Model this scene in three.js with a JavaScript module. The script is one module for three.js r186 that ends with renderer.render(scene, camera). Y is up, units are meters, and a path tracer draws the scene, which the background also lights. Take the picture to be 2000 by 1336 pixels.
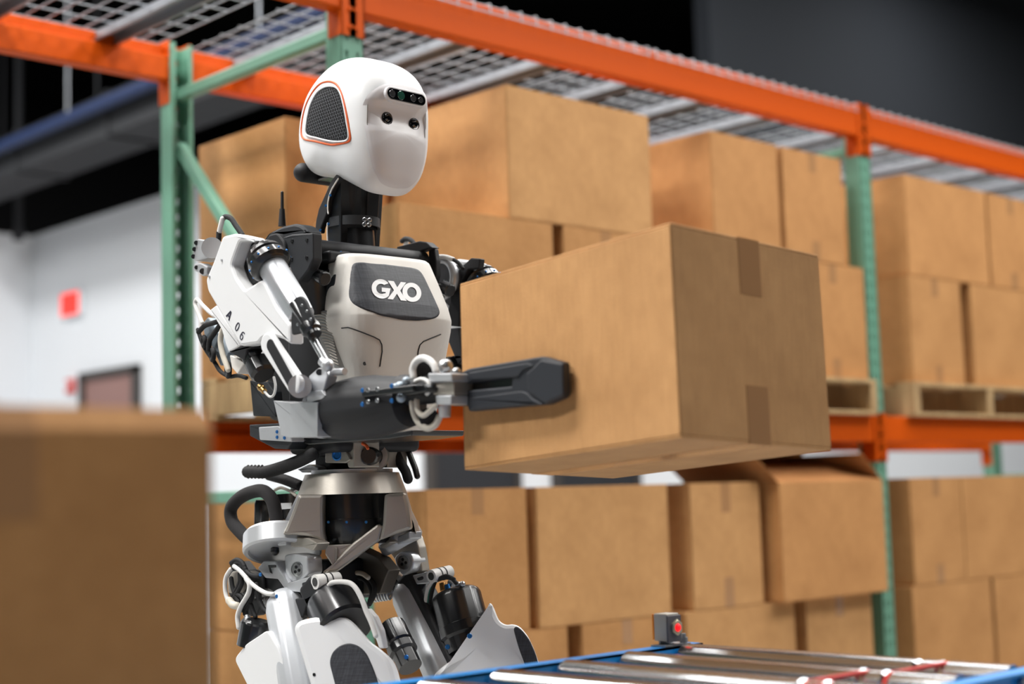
import * as THREE from 'three';
import { RoundedBoxGeometry } from 'three/addons/geometries/RoundedBoxGeometry.js';
import { mergeGeometries, toCreasedNormals } from 'three/addons/utils/BufferGeometryUtils.js';
import { RectAreaLightUniformsLib } from 'three/addons/lights/RectAreaLightUniformsLib.js';
import { FontLoader } from 'three/addons/loaders/FontLoader.js';
import { TextGeometry } from 'three/addons/geometries/TextGeometry.js';

// ------------------------------------------------------------------ camera
const scene = new THREE.Scene();
scene.background = new THREE.Color(0x000000);
const EYE = 0.945, FPX = 2948.33;
const PITCH = 0.1016, ROLL = -0.0294, YAW = 0.8135;
const fw = new THREE.Vector3(Math.cos(YAW), 0, -Math.sin(YAW));
const rt = new THREE.Vector3(Math.sin(YAW), 0, Math.cos(YAW));
const upv = new THREE.Vector3(0, 1, 0);
const camF = fw.clone().multiplyScalar(Math.cos(PITCH)).addScaledVector(upv, Math.sin(PITCH));
const camU0 = upv.clone().multiplyScalar(Math.cos(PITCH)).addScaledVector(fw, -Math.sin(PITCH));
const camR = rt.clone().multiplyScalar(Math.cos(ROLL)).addScaledVector(camU0, Math.sin(ROLL));
const camU = camU0.clone().multiplyScalar(Math.cos(ROLL)).addScaledVector(rt, -Math.sin(ROLL));
const camera = new THREE.PerspectiveCamera(2 * Math.atan(668 / FPX) * 180 / Math.PI, 2000 / 1336, 0.05, 80);
camera.position.set(0, EYE, 0);
camera.quaternion.setFromRotationMatrix(new THREE.Matrix4().makeBasis(camR, camU, camF.clone().negate()));
camera.focus = 2.80;
camera.userData.fStop = 1.9;
camera.updateMatrixWorld(true);
scene.add(camera);

const renderer = new THREE.WebGLRenderer({ antialias: true });
renderer.toneMapping = THREE.LinearToneMapping;
renderer.toneMappingExposure = 1.0;
renderer.shadowMap.enabled = true;
RectAreaLightUniformsLib.init();

// ------------------------------------------------------------------ overhead lighting (long white high-bay fittings)
const CEIL = 6.2, LAMP_Y = 5.6;
const LAMPS = [ // x, z, width along x, length along z, radiance
  [-2.8, -3.1, 0.8, 2.4, 46], [0.0, -3.1, 0.8, 2.4, 46], [3.2, -2.4, 0.8, 2.4, 22], [6.0, -2.2, 0.8, 2.4, 22],
  [-2.2, 4.2, 0.8, 2.4, 1.5], [5.2, 1.0, 0.8, 2.4, 32], [8.6, 1.0, 0.8, 2.4, 30],
  [0.9, -6.6, 0.8, 2.4, 20], [2.2, -6.6, 0.8, 2.4, 20], [7.6, -5.0, 0.8, 2.4, 20], [11.5, -5.0, 0.8, 2.4, 20],
  [2.4, -10.2, 0.8, 2.4, 26], [-0.8, -9.0, 0.8, 2.4, 26],
];
const LAMP_COLOR = new THREE.Color(1.0, 0.985, 0.96);

// pixel of the 2000 x 1336 frame -> point on a plane of the place
function ray(px, py) { return camF.clone().addScaledVector(camR, (px - 1000) / FPX).addScaledVector(camU, -(py - 668) / FPX); }
function onX(px, py, x) { const d = ray(px, py); return d.multiplyScalar(x / d.x).add(camera.position); }
function onZ(px, py, z) { const d = ray(px, py); return d.multiplyScalar(z / d.z).add(camera.position); }
function onY(px, py, y) { const d = ray(px, py); return d.multiplyScalar((y - EYE) / d.y).add(camera.position); }

// ------------------------------------------------------------------ helpers
let seed = 7;
function rnd() { seed = (seed * 1664525 + 1013904223) % 4294967296; return seed / 4294967296; }
const V = (x, y, z) => new THREE.Vector3(x, y, z);
const names = {};
function numbered(n) { const k = names[n] = (names[n] ?? -1) + 1; return k ? n + '_' + String(k).padStart(3, '0') : n; }
function thing(name, label, category, pos, group) {
  const o = new THREE.Group(); o.name = numbered(name); scene.add(o);
  if (pos) o.position.copy(pos);
  o.userData = { label, category };
  if (group) o.userData.group = group;
  return o;
}
function clean(g) { // position, normal and uv only, non-indexed
  let h = g.index ? g.toNonIndexed() : g;
  for (const k of Object.keys(h.attributes)) if (!['position', 'normal', 'uv'].includes(k)) h.deleteAttribute(k);
  if (!h.attributes.normal) h.computeVertexNormals();
  if (!h.attributes.uv) h.setAttribute('uv', new THREE.BufferAttribute(new Float32Array(h.attributes.position.count * 2), 2));
  h.morphAttributes = {};
  return h;
}
function metreUV(g) { // uv in metres from the dominant axis of each face
  const p = g.attributes.position, uv = new Float32Array(p.count * 2);
  const a = V(0, 0, 0), b = V(0, 0, 0), c = V(0, 0, 0);
  for (let i = 0; i < p.count; i += 3) {
    a.fromBufferAttribute(p, i); b.fromBufferAttribute(p, i + 1); c.fromBufferAttribute(p, i + 2);
    const n = b.clone().sub(a).cross(c.clone().sub(a)); n.set(Math.abs(n.x), Math.abs(n.y), Math.abs(n.z));
    [a, b, c].forEach((q, k) => {
      const [u, v] = n.x >= n.y && n.x >= n.z ? [q.z, q.y] : n.y >= n.z ? [q.x, q.z] : [q.x, q.y];
      uv[(i + k) * 2] = u; uv[(i + k) * 2 + 1] = v;
    });
  }
  g.setAttribute('uv', new THREE.BufferAttribute(uv, 2));
  return g;
}
function join(list) { return metreUV(mergeGeometries([].concat(list).flat(9).map(clean))); }
function mesh(name, geos, mat, parent, label) {
  const m = new THREE.Mesh(join([geos]), mat); m.name = name; m.castShadow = m.receiveShadow = true;
  if (label) m.userData.label = label;
  if (parent) parent.add(m);
  return m;
}
function solo(name, label, category, geos, mat, group) { const m = mesh(numbered(name), geos, mat, scene); m.userData = { label, category }; if (group) m.userData.group = group; return m; }
function structure(name, geos, mat) { const m = mesh(name, geos, mat, scene); m.userData.kind = 'structure'; return m; }
function box(x0, x1, y0, y1, z0, z1, r = 0) {
  const w = Math.abs(x1 - x0), h = Math.abs(y1 - y0), d = Math.abs(z1 - z0);
  const g = r ? new RoundedBoxGeometry(w, h, d, 2, Math.min(r, w / 2.01, h / 2.01, d / 2.01)) : new THREE.BoxGeometry(w, h, d);
  return g.translate((x0 + x1) / 2, (y0 + y1) / 2, (z0 + z1) / 2);
}
function aim(g, p0, p1) { // geometry standing on +y from 0 to 1*length -> from p0 towards p1
  const q = new THREE.Quaternion().setFromUnitVectors(V(0, 1, 0), p1.clone().sub(p0).normalize());
  return g.applyQuaternion(q).translate(p0.x, p0.y, p0.z);
}
function cyl(p0, p1, r0, r1 = r0, seg = 24, open = false) {
  const L = p0.distanceTo(p1);
  return aim(new THREE.CylinderGeometry(r1, r0, L, seg, 1, open).translate(0, L / 2, 0), p0, p1);
}
function lathe(profile, p0, p1, seg = 32) { // profile: [radius, metres along the axis]
  return aim(clean(toCreasedNormals(new THREE.LatheGeometry(profile.map(([r, t]) => new THREE.Vector2(Math.max(r, 1e-5), t)), seg).toNonIndexed(), 0.6)), p0, p1);
}
function tube(pts, r, n = 40, seg = 10) {
  const c = new THREE.CatmullRomCurve3(pts); const g = [clean(new THREE.TubeGeometry(c, n, r, seg))];
  for (const p of [pts[0], pts[pts.length - 1]]) g.push(clean(new THREE.SphereGeometry(r, seg, 6).translate(p.x, p.y, p.z)));
  return g;
}
function ball(p, r, seg = 16) { return new THREE.SphereGeometry(r, seg, seg / 2 | 0).translate(p.x, p.y, p.z); }
function bar(p0, p1, w, h, r = 0) { // rectangular bar between two points
  const L = p0.distanceTo(p1);
  const g = r ? new RoundedBoxGeometry(w, L, h, 2, r) : new THREE.BoxGeometry(w, L, h);
  return aim(g.translate(0, L / 2, 0), p0, p1);
}
function shapeOf(pts, holes = []) {
  const s = new THREE.Shape(pts.map(p => new THREE.Vector2(p[0], p[1])));
  for (const h of holes) s.holes.push(new THREE.Path(h.map(p => new THREE.Vector2(p[0], p[1]))));
  return s;
}
function extrude(shape, depth, bevel = 0, seg = 2) {
  return clean(new THREE.ExtrudeGeometry(shape, { depth: depth - 2 * bevel, bevelEnabled: bevel > 0, bevelSize: bevel, bevelThickness: bevel, bevelOffset: -bevel, bevelSegments: seg, curveSegments: 10 })).translate(0, 0, bevel);
}

// ------------------------------------------------------------------ procedural textures and materials
function noiseTex(size, fn, srgb = true) {
  const d = new Uint8Array(size * size * 4);
  for (let y = 0; y < size; y++) for (let x = 0; x < size; x++) {
    const c = fn(x, y); const i = (y * size + x) * 4;
    d[i] = Math.max(0, Math.min(255, c[0])); d[i + 1] = Math.max(0, Math.min(255, c[1])); d[i + 2] = Math.max(0, Math.min(255, c[2])); d[i + 3] = 255;
  }
  const t = new THREE.DataTexture(d, size, size); t.wrapS = t.wrapT = THREE.RepeatWrapping; t.magFilter = THREE.LinearFilter; t.minFilter = THREE.LinearMipmapLinearFilter; t.generateMipmaps = true;
  if (srgb) t.colorSpace = THREE.SRGBColorSpace;
  t.needsUpdate = true; return t;
}
const lat = {};
function vnoise(x, y, period, key) { // tiling value noise
  const g = lat[key + period] ??= Array.from({ length: period * period }, () => rnd());
  const xi = Math.floor(x), yi = Math.floor(y), fx = x - xi, fy = y - yi, s = t => t * t * (3 - 2 * t);
  const at = (i, j) => g[((j % period + period) % period) * period + ((i % period + period) % period)];
  const a = at(xi, yi), b = at(xi + 1, yi), c = at(xi, yi + 1), d = at(xi + 1, yi + 1);
  return (a + (b - a) * s(fx)) * (1 - s(fy)) + (c + (d - c) * s(fx)) * s(fy);
}
function rep(t, k) { const c = t.clone(); c.repeat.set(k, k); c.needsUpdate = true; return c; }
const cardTex = noiseTex(512, (x, y) => {
  const u = x / 512, v = y / 512;
  const n = (vnoise(u * 6, v * 6, 6, 'a') - .5) * 12 + (vnoise(u * 24, v * 24, 24, 'b') - .5) * 9 + (vnoise(u * 128, v * 16, 128, 'c') - .5) * 7 + (rnd() - .5) * 12;
  return [193 + n, 144 + n * .9, 91 + n * .75];
});
const card2 = noiseTex(256, (x, y) => {
  const u = x / 256, v = y / 256;
  const n = (vnoise(u * 5, v * 5, 5, 'd') - .5) * 14 + (vnoise(u * 30, v * 30, 30, 'e') - .5) * 9 + (rnd() - .5) * 10;
  return [184 + n, 133 + n * .9, 80 + n * .75];
});
const concreteTex = noiseTex(256, (x, y) => { const u = x / 256, v = y / 256; const n = (vnoise(u * 4, v * 4, 4, 'f') - .5) * 26 + (vnoise(u * 32, v * 32, 32, 'g') - .5) * 16 + (rnd() - .5) * 8; return [142 + n, 141 + n, 138 + n]; });
const woodTex = noiseTex(256, (x, y) => { const u = x / 256, v = y / 256; const n = (vnoise(u * 40, v * 4, 40, 'h') - .5) * 40 + (rnd() - .5) * 12; return [176 + n, 146 + n, 104 + n * .8]; });
const weaveTex = noiseTex(256, (x, y) => { const n = ((x >> 1) % 2 ? 9 : 0) + ((y >> 1) % 2 ? 9 : 0) + (vnoise(x / 4, y / 64, 64, 'w') - .5) * 18 + (vnoise(x / 64, y / 4, 64, 'w2') - .5) * 18; return [40 + n, 42 + n, 48 + n]; });
const scuffTex = noiseTex(256, (x, y) => { const u = x / 256, v = y / 256; const n = 128 + (vnoise(u * 8, v * 8, 8, 's1') - .5) * 60 + (vnoise(u * 40, v * 40, 40, 's2') - .5) * 50; return [n, n, n]; }, false);

const M = {};
const std = (o) => new THREE.MeshStandardMaterial(o);
const phy = (o) => new THREE.MeshPhysicalMaterial(o);
M.card = std({ map: rep(cardTex, 2.2), roughness: 0.82, bumpMap: rep(cardTex, 2.2), bumpScale: 0.0004 });
M.cardB = std({ map: rep(card2, 2.6), roughness: 0.84 });
M.cardC = std({ map: rep(cardTex, 1.7), roughness: 0.82, color: 0xf6ece0 });
M.cardIn = std({ map: rep(card2, 2.6), roughness: 0.9, color: 0xe0d2c4 });
M.tape = phy({ color: 0xae825a, roughness: 0.22, clearcoat: 0.6, clearcoatRoughness: 0.12 });
M.orange = phy({ color: 0xc84f02, roughness: 0.55, specularIntensity: 0.3 });
M.green = std({ color: 0x65957f, roughness: 0.45 });
M.galv = std({ color: 0x989ca2, metalness: 0.75, roughness: 0.42 });
M.wood = std({ map: rep(woodTex, 2), roughness: 0.85 });
M.wallW = std({ color: 0xdfe3e8, roughness: 0.9 });
M.black = std({ color: 0x0b0c0f, roughness: 0.95 });
M.darkWall = std({ color: 0x1b2026, roughness: 0.95 });
M.concrete = std({ map: rep(concreteTex, .7), roughness: 0.55 });
M.blue = phy({ color: 0x0589d8, roughness: 0.4, clearcoat: 0.2, clearcoatRoughness: 0.3 });
M.chrome = std({ color: 0xd4d6d8, metalness: 1, roughness: 0.2, roughnessMap: null });
M.duct = std({ color: 0x202226, roughness: 0.8 });
M.ductBlue = std({ color: 0x0b2550, roughness: 0.6 });
M.door = std({ color: 0x8c6a64, roughness: 0.6 });
M.darkDoor = std({ color: 0x24262b, roughness: 0.6 });
M.doorFrame = std({ color: 0x3a3634, roughness: 0.6 });
M.redBand = std({ color: 0xd0281a, roughness: 0.5 });
M.white = phy({ color: 0xe9eaec, roughness: 0.34, clearcoat: 0.25, clearcoatRoughness: 0.3 });
const emis = (c, k) => std({ color: 0x222222, emissive: c, emissiveIntensity: k, roughness: 0.6 });

// ------------------------------------------------------------------ the building
const HALL = { x0: -7, x1: 17, z0: -16, z1: 7 };
const W1X = 6.0, W2Z = -7.2, WH = 3.36, CORNER = -12.5;
structure('floor', box(HALL.x0 - .2, HALL.x1 + .2, -0.2, 0, HALL.z0 - .2, HALL.z1 + .2), M.concrete);
structure('ceiling', box(HALL.x0 - .2, HALL.x1 + .2, CEIL, CEIL + .2, HALL.z0 - .2, HALL.z1 + .2), M.black);
structure('wall_front', box(HALL.x0 - .2, HALL.x1 + .2, 0, CEIL, HALL.z1, HALL.z1 + .2), M.darkWall);
structure('wall_left', box(HALL.x0 - .2, HALL.x0, 0, CEIL, HALL.z0, HALL.z1), M.darkWall);
structure('wall_right', box(HALL.x1, HALL.x1 + .2, 0, CEIL, HALL.z0, HALL.z1), M.darkWall);
structure('wall_back', box(HALL.x0 - .2, HALL.x1 + .2, 0, CEIL, HALL.z0 - .2, HALL.z0), M.black);
// white partition: long side facing the rack, return side with the exit door, and the piece beyond the inside corner
structure('wall_partition_long', box(W1X, HALL.x1, 0, WH, W2Z - .15, W2Z), M.wallW);
structure('wall_partition_return', box(W1X, W1X + .15, 0, WH, CORNER, W2Z - .15), M.wallW);
structure('wall_partition_end', box(HALL.x0, W1X + .15, 0, WH, CORNER - .15, CORNER), M.wallW);
structure('wall_upper', box(9.02, HALL.x1, WH, CEIL, W2Z - .15, W2Z), std({ color: 0x1a1f26, roughness: 0.95 }));
{ // brown exit door in the return wall and two dark doors in the long wall
  const d = structure('door_1', box(W1X - .03, W1X - .002, 0.01, 2.0, -11.46, -10.66), M.door);
  mesh('door_frame', [box(W1X - .06, W1X - .001, 0, 2.06, -11.53, -11.46), box(W1X - .06, W1X - .001, 0, 2.06, -10.66, -10.59), box(W1X - .06, W1X - .001, 2.0, 2.06, -11.53, -10.59)], M.doorFrame, d);
  mesh('door_handle', [cyl(V(W1X - .03, 1.0, -10.74), V(W1X - .09, 1.0, -10.74), .012), cyl(V(W1X - .085, 1.0, -10.74), V(W1X - .085, 1.0, -10.86), .01)], M.galv, d);
  [[847, 1003], [1092, 1238]].forEach(([p0, p1], i) => {
    const a = onZ(p0, 930, W2Z + .03).x, b = onZ(p1, 930, W2Z + .03).x;
    const e = structure('door_' + (i + 2), box(a, b, 0.01, 2.05, W2Z + .002, W2Z + .04), M.darkDoor);
    mesh('door_frame', [box(a - .05, a, 0, 2.1, W2Z + .001, W2Z + .06), box(b, b + .05, 0, 2.1, W2Z + .001, W2Z + .06), box(a - .05, b + .05, 2.05, 2.1, W2Z + .001, W2Z + .06)], M.doorFrame, e);
  });
}
{ // things on the far wall
  const s = thing('exit_sign', 'small glowing red exit sign high on the white wall above the brown door', 'sign', V(W1X - .03, 2.66, -11.69));
  mesh('housing', box(-.02, .028, -.11, .11, -.17, .17, .01), M.wallW, s);
  mesh('sign_face', box(-.024, -.02, -.095, .095, -.155, .155), emis(0xff2a1c, 1.6), s, 'glowing red face');
  const f = thing('fire_alarm', 'small red fire alarm on the white wall beside the brown door', 'alarm', V(W1X - .03, 1.97, -11.73));
  mesh('alarm_body', box(-.02, .028, -.06, .06, -.05, .05, .008), M.redBand, f);
  mesh('strobe', box(-.035, -.02, -.015, .03, -.025, .025, .005), M.wallW, f);
}
{ // duct, blue conduit and drop rods under the dark roof
  const a = onX(0, 325, 5.2), b = onX(330, 205, 5.2);
  const y = (a.y + b.y) / 2, z0 = -15.5, z1 = -6.0;
  const d = thing('air_duct', 'long grey rectangular air duct hung under the dark roof', 'duct', V(5.2, y, 0));
  mesh('duct_run', box(-.2, .2, -.17, .13, z0, z1), M.duct, d);
  for (let k = 0; k < 7; k++) mesh('flange', box(-.215, .215, -.185, .145, z1 - .5 - k * 1.4, z1 - .45 - k * 1.4), M.duct, d);
  for (let k = 0; k < 4; k++) for (const q of [-.21, .21]) mesh('hanger', cyl(V(q, .1, z1 - 1 - k * 2.4), V(q, CEIL - y, z1 - 1 - k * 2.4), .008), M.duct, d);
  const c = thing('blue_pipe', 'dark blue pipe running beside the grey air duct', 'pipe', V(4.92, y + .02, 0));
  mesh('pipe_run', cyl(V(0, 0, z0), V(0, 0, z1), .045, .045, 14), M.ductBlue, c);
  for (let k = 0; k < 4; k++) mesh('hanger', cyl(V(0, .04, z1 - 1.3 - k * 2.4), V(0, CEIL - y - .02, z1 - 1.3 - k * 2.4), .008), M.galv, c);
  const q = onX(36, 400, 5.6), t = onX(36, 120, 5.6);
  const p = solo('drop_pole', 'thin grey vertical service pole hanging from the roof before the white wall', 'pole', [cyl(V(5.6, q.y - .22, q.z), V(5.6, CEIL, q.z), .032, .032, 12), cyl(V(5.6, q.y - .3, q.z), V(5.6, q.y - .22, q.z), .05, .05, 12)], M.duct);
}
// ------------------------------------------------------------------ lamps
LAMPS.forEach(([x, z, lx, lz, k], i) => {
  const t = thing('high_bay_light', 'long white high-bay light under the dark ceiling', 'light', V(x, LAMP_Y, z), 'high-bay lights under the ceiling');
  mesh('housing', [box(-lx / 2, lx / 2, .02, .09, -lz / 2, lz / 2, .01)], M.wallW, t);
  mesh('diffuser', box(-lx / 2 + .02, lx / 2 - .02, .005, .02, -lz / 2 + .02, lz / 2 - .02), emis(LAMP_COLOR, 6), t, 'glowing white diffuser');
  for (const q of [-1, 1]) mesh('hanger', cyl(V(0, .09, q * (lz / 2 - .3)), V(0, CEIL - LAMP_Y, q * (lz / 2 - .3)), .006, .006, 6), M.galv, t);
  const l = new THREE.RectAreaLight(LAMP_COLOR, k, lx, lz);
  l.position.set(0, -.01, 0); l.rotation.x = -Math.PI / 2; l.castShadow = true; t.add(l);
});

// ------------------------------------------------------------------ pallet rack
const XA = 2.4993, ZF = -3.254, DEP = 0.9634, BAY = 2.5, ZR = ZF - DEP;
const frameX = [XA - BAY, XA, XA + BAY, XA + 2 * BAY];
const TOPB = EYE + 1.356, MIDB = EYE + 0.165; // undersides of the beams
function postGeo(front) { // perforated channel 76 x 70 mm; the punched web looks to +z (front) or -z (rear)
  const H = TOPB + .122, holes = [];
  for (let k = 0; k < 46; k++) for (const s of [-1, 1]) {
    const cy = .09 + k * .0508, cx = s * .019;
    holes.push([[cx - .0055, cy + .009], [cx, cy + .013], [cx + .0055, cy + .009], [cx + .003, cy - .011], [cx - .003, cy - .011]].map(([a, b]) => [a, b]));
  }
  const web = extrude(shapeOf([[-.038, 0], [.038, 0], [.038, H], [-.038, H]], holes), .003);
  const d = front ? 1 : -1;
  const out = [front ? web.translate(0, 0, -.003) : web];
  for (const s of [-1, 1]) {
    out.push(box(s * .038, s * .035, 0, H, 0, -d * .07));
    out.push(box(s * .038, s * .024, 0, H, -d * .07, -d * .067));
  }
  return out;
}
const postF = join(postGeo(true)), postR = join(postGeo(false));
const braceNodes = [ // height of the node on the rear post, height on the front post
  [2.09, 1.17]];
function uprightFrame(i, label) {
  const t = thing('upright_frame', label, 'rack frame', V(frameX[i], 0, 0), 'green rack upright frames');
  const a = new THREE.Mesh(postF, M.green); a.name = 'front_post'; a.position.set(0, 0, ZF); t.add(a);
  const b = new THREE.Mesh(postR, M.green); b.name = 'rear_post'; b.position.set(0, 0, ZR); t.add(b);
  a.castShadow = b.castShadow = a.receiveShadow = b.receiveShadow = true;
  mesh('base_plate', box(-.06, .06, 0, .008, ZF - .09, ZF + .03), M.green, t);
  mesh('base_plate', box(-.06, .06, 0, .008, ZR - .03, ZR + .09), M.green, t);
  for (const [r, f] of braceNodes) mesh('diagonal_brace', bar(V(0, r, ZR + .05), V(0, f, ZF - .05), .036, .036, .006), M.green, t);
  for (const h of [.16, .965, 2.255]) mesh('cross_brace', bar(V(0, h, ZR + .05), V(0, h, ZF - .05), .036, .036, .006), M.green, t);
  return t;
}
uprightFrame(0, 'green rack upright frame at the far end of the empty bay');
uprightFrame(1, 'green rack upright frame with diagonal braces behind the robot');
uprightFrame(2, 'green rack upright frame between the two rows of stacked cartons');
uprightFrame(3, 'green rack upright frame at the outer end of the carton-filled bays');

function beam(bay, z, under, h, front, label) {
  const x0 = frameX[bay] + .04, x1 = frameX[bay + 1] - .04;
  const t = thing('rack_beam', label, 'rack beam', V(x0, under, z));
  const L = x1 - x0, d = front ? 1 : -1; // d: direction away from the bay
  // step beam: full-height outer face, lower inner step
  mesh('beam_tube', [box(0, L, 0, h, d * .002, -d * .03, .004), box(0, L, 0, h - .04, -d * .028, -d * .055, .004)], M.orange, t);
  for (const [xe, s] of [[0, -1], [L, 1]]) {
    const c = mesh('end_connector', [box(xe, xe + s * .052, -.075, h + .012, d * .006, d * .002), box(xe - s * .001, xe + s * .004, -.075, h + .012, d * .006, -d * .055)], M.orange, t);
    for (let k = 0; k < 3; k++) mesh('rivet', cyl(V(xe + s * .03, -.05 + k * .0508, d * .005), V(xe + s * .03, -.05 + k * .0508, d * .011), .007, .006, 10), M.orange, c);
  }
  return t;
}
const HB = 0.118;
beam(0, ZF, TOPB, HB, true, 'orange upper front beam of the empty rack bay');
beam(1, ZF, TOPB, HB, true, 'orange upper front beam above the cartons beside the robot head');
beam(2, ZF, TOPB, HB, true, 'orange upper front beam of the outer carton bay');
beam(0, ZR, TOPB, HB, false, 'orange upper rear beam of the empty bay under the wire decks');
beam(1, ZR, TOPB, HB, false, 'orange upper rear beam behind the robot head');
beam(2, ZR, TOPB, HB, false, 'orange upper rear beam of the outer bay');
beam(1, ZF, MIDB, .1, true, 'orange middle front beam under the pallets beside the held carton');
beam(2, ZF, MIDB, .1, true, 'orange middle front beam under the outer pallet');
beam(1, ZR, MIDB, .1, false, 'orange middle rear beam in shade behind the robot');
beam(2, ZR, MIDB, .1, false, 'orange middle rear beam in shade of the outer bay');

{ // galvanised wire decks lying on the upper beams
  const W = 1.19, D = DEP + .01, dt = .0052;
  const wires = [];
  const seg = (p, q) => wires.push(clean(new THREE.CylinderGeometry(dt / 2, dt / 2, p.distanceTo(q), 5, 1, true).translate(0, p.distanceTo(q) / 2, 0)) && aim(new THREE.CylinderGeometry(dt / 2, dt / 2, p.distanceTo(q), 5, 1, true).translate(0, p.distanceTo(q) / 2, 0), p, q));
  for (let i = 0; i <= 18; i++) {
    const x = .01 + i * (W - .02) / 18;
    seg(V(x, 0, .012), V(x, 0, -D - .012));
    seg(V(x, 0, .012), V(x, -.034, .015)); seg(V(x, 0, -D - .012), V(x, -.034, -D - .015));
  }
  for (let j = 0; j <= 9; j++) { const z = -.02 - j * (D - .04) / 9; seg(V(0, dt * .8, z), V(W, dt * .8, z)); }
  seg(V(0, -.03, .017), V(W, -.03, .017)); seg(V(0, -.03, -D - .017), V(W, -.03, -D - .017));
  const meshGeo = join(wires);
  const chan = join([box(-.032, .032, -.006, -.003, -.0, -D), box(-.032, -.029, -.034, -.003, -.035, -D + .035), box(.032, .029, -.034, -.003, -.035, -D + .035), box(-.042, -.03, -.036, -.033, -.035, -D + .035), box(.03, .042, -.036, -.033, -.035, -D + .035)]);
  for (let b = 0; b < 3; b++) for (let k = 0; k < 2; k++) {
    const t = thing('wire_deck', [['galvanised wire deck at the far end of the empty bay', 'galvanised wire deck of the empty bay beside the upright behind the robot'], ['galvanised wire deck above the robot head and the big plain carton', 'galvanised wire deck above the taped carton beside the green upright'], ['galvanised wire deck of the outer bay beside the green upright', 'galvanised wire deck at the outer end of the outer bay']][b][k], 'wire deck', V(frameX[b] + .05 + k * (W + .02), TOPB + HB + .004, ZF), ['wire decks of the empty bay', 'wire decks over the middle bay', 'wire decks over the outer bay'][b]);
    const m = new THREE.Mesh(meshGeo, M.galv); m.name = 'wire_mesh'; m.userData.kind = 'stuff'; m.castShadow = m.receiveShadow = true; t.add(m);
    for (let j = 0; j < 3; j++) { const c = new THREE.Mesh(chan, M.galv); c.name = 'support_channel'; c.position.set(.2 + j * .395, 0, 0); c.castShadow = c.receiveShadow = true; t.add(c); }
  }
}

// ------------------------------------------------------------------ pallets
const PAL_H = 0.135;
function pallet(x0, x1, y0, label) {
  const t = thing('wooden_pallet', label, 'pallet', V(x0, y0, ZF), undefined);
  const w = x1 - x0, d = 1.0, zf = .04;
  for (const x of [.02, w / 2, w - .02]) mesh('stringer', box(x - .02, x + .02, .016, PAL_H - .017, zf, zf - d, .002), M.wood, t);
  for (let k = 0; k < 7; k++) { const z = zf - .045 - k * (d - .09) / 6; mesh('deck_board', box(0, w, PAL_H - .016, PAL_H, z + .045, z - .045, .002), M.wood, t); }
  for (let k = 0; k < 4; k++) { const z = zf - .045 - k * (d - .09) / 3; mesh('bottom_board', box(0, w, 0, .015, z + .045, z - .045, .002), M.wood, t); }
}
const midTop = MIDB + .1;
pallet(2.60, 3.76, midTop, 'wooden pallet on the middle beams behind the robot');
pallet(3.80, 4.94, midTop, 'wooden pallet on the middle beams behind the held carton');
pallet(5.20, 6.36, midTop, 'wooden pallet on the middle beams of the outer bay');
pallet(2.60, 3.76, 0, 'wooden pallet on the floor under the cartons behind the robot');
pallet(3.80, 4.94, 0, 'wooden pallet on the floor under the carton with raised flaps');
pallet(5.10, 6.42, 0, 'wooden pallet on the floor of the outer bay');

// ------------------------------------------------------------------ cartons
const T = .004; // board thickness
function carton(label, w, h, d, mat, opt = {}) { // origin at the centre of the underside; front looks to +z
  const t = thing('cardboard_carton', label, 'carton', V(0, 0, 0));
  const open = opt.open;
  const body = [box(-w / 2, w / 2, T, h - T, d / 2 - T, d / 2, .0018), box(-w / 2, w / 2, T, h - T, -d / 2, -d / 2 + T, .0018), box(-w / 2, -w / 2 + T, T, h - T, -d / 2, d / 2, .0018), box(w / 2 - T, w / 2, T, h - T, -d / 2, d / 2, .0018), box(-w / 2 + T, w / 2 - T, T * 1.2, T * 2.2, -d / 2 + T, d / 2 - T)];
  mesh('carton_body', body, mat, t);
  const along = opt.seam ?? 'z'; // direction of the flap seam
  for (const s of [-1, 1]) { // bottom flaps
    mesh('bottom_flap', along === 'z' ? box(s * (w / 2 - .001), s * .0012, 0, T, -d / 2, d / 2, .0015) : box(-w / 2, w / 2, 0, T, s * (d / 2 - .001), s * .0012, .0015), mat, t);
    if (!open) mesh('top_flap', along === 'z' ? box(s * (w / 2 - .001), s * .0012, h - T, h, -d / 2, d / 2, .0015) : box(-w / 2, w / 2, h - T, h, s * (d / 2 - .001), s * .0012, .0015), mat, t);
  }
  const tl = opt.tapeLen ?? .075, tw = .048, e = .0006;
  if (opt.tape !== false) {
    const x = opt.tapeX ?? 0;
    if (!open) mesh('tape_strip', [box(x - tw / 2, x + tw / 2, h, h + e, -d / 2, d / 2 + e), box(x - tw / 2, x + tw / 2, h - tl, h + e, d / 2, d / 2 + e)], M.tape, t, 'glossy brown packing tape');
    mesh('tape_strip', [box(x - tw / 2, x + tw / 2, -e, 0, -d / 2, d / 2 + e), box(x - tw / 2, x + tw / 2, -e, tl, d / 2, d / 2 + e)], M.tape, t, 'glossy brown packing tape');
  }
  if (open) for (const f of open) { // raised flaps: [edge, length, angle from upright, outwards positive]
    const [edge, len, ang] = f; const g = edge === 'front' || edge === 'back' ? box(-w / 2 + .002, w / 2 - .002, 0, len, -T / 2, T / 2, .0015) : box(-T / 2, T / 2, 0, len, -d / 2 + .002, d / 2 - .002, .0015);
    const m = mesh('raised_flap', g, M.cardIn, t);
    m.position.set(edge === 'left' ? -w / 2 + T / 2 : edge === 'right' ? w / 2 - T / 2 : 0, h - T, edge === 'front' ? d / 2 - T / 2 : edge === 'back' ? -d / 2 + T / 2 : 0);
    if (edge === 'front') m.rotation.x = ang; if (edge === 'back') m.rotation.x = -ang; if (edge === 'left') m.rotation.z = ang; if (edge === 'right') m.rotation.z = -ang;
  }
  return t;
}
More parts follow.
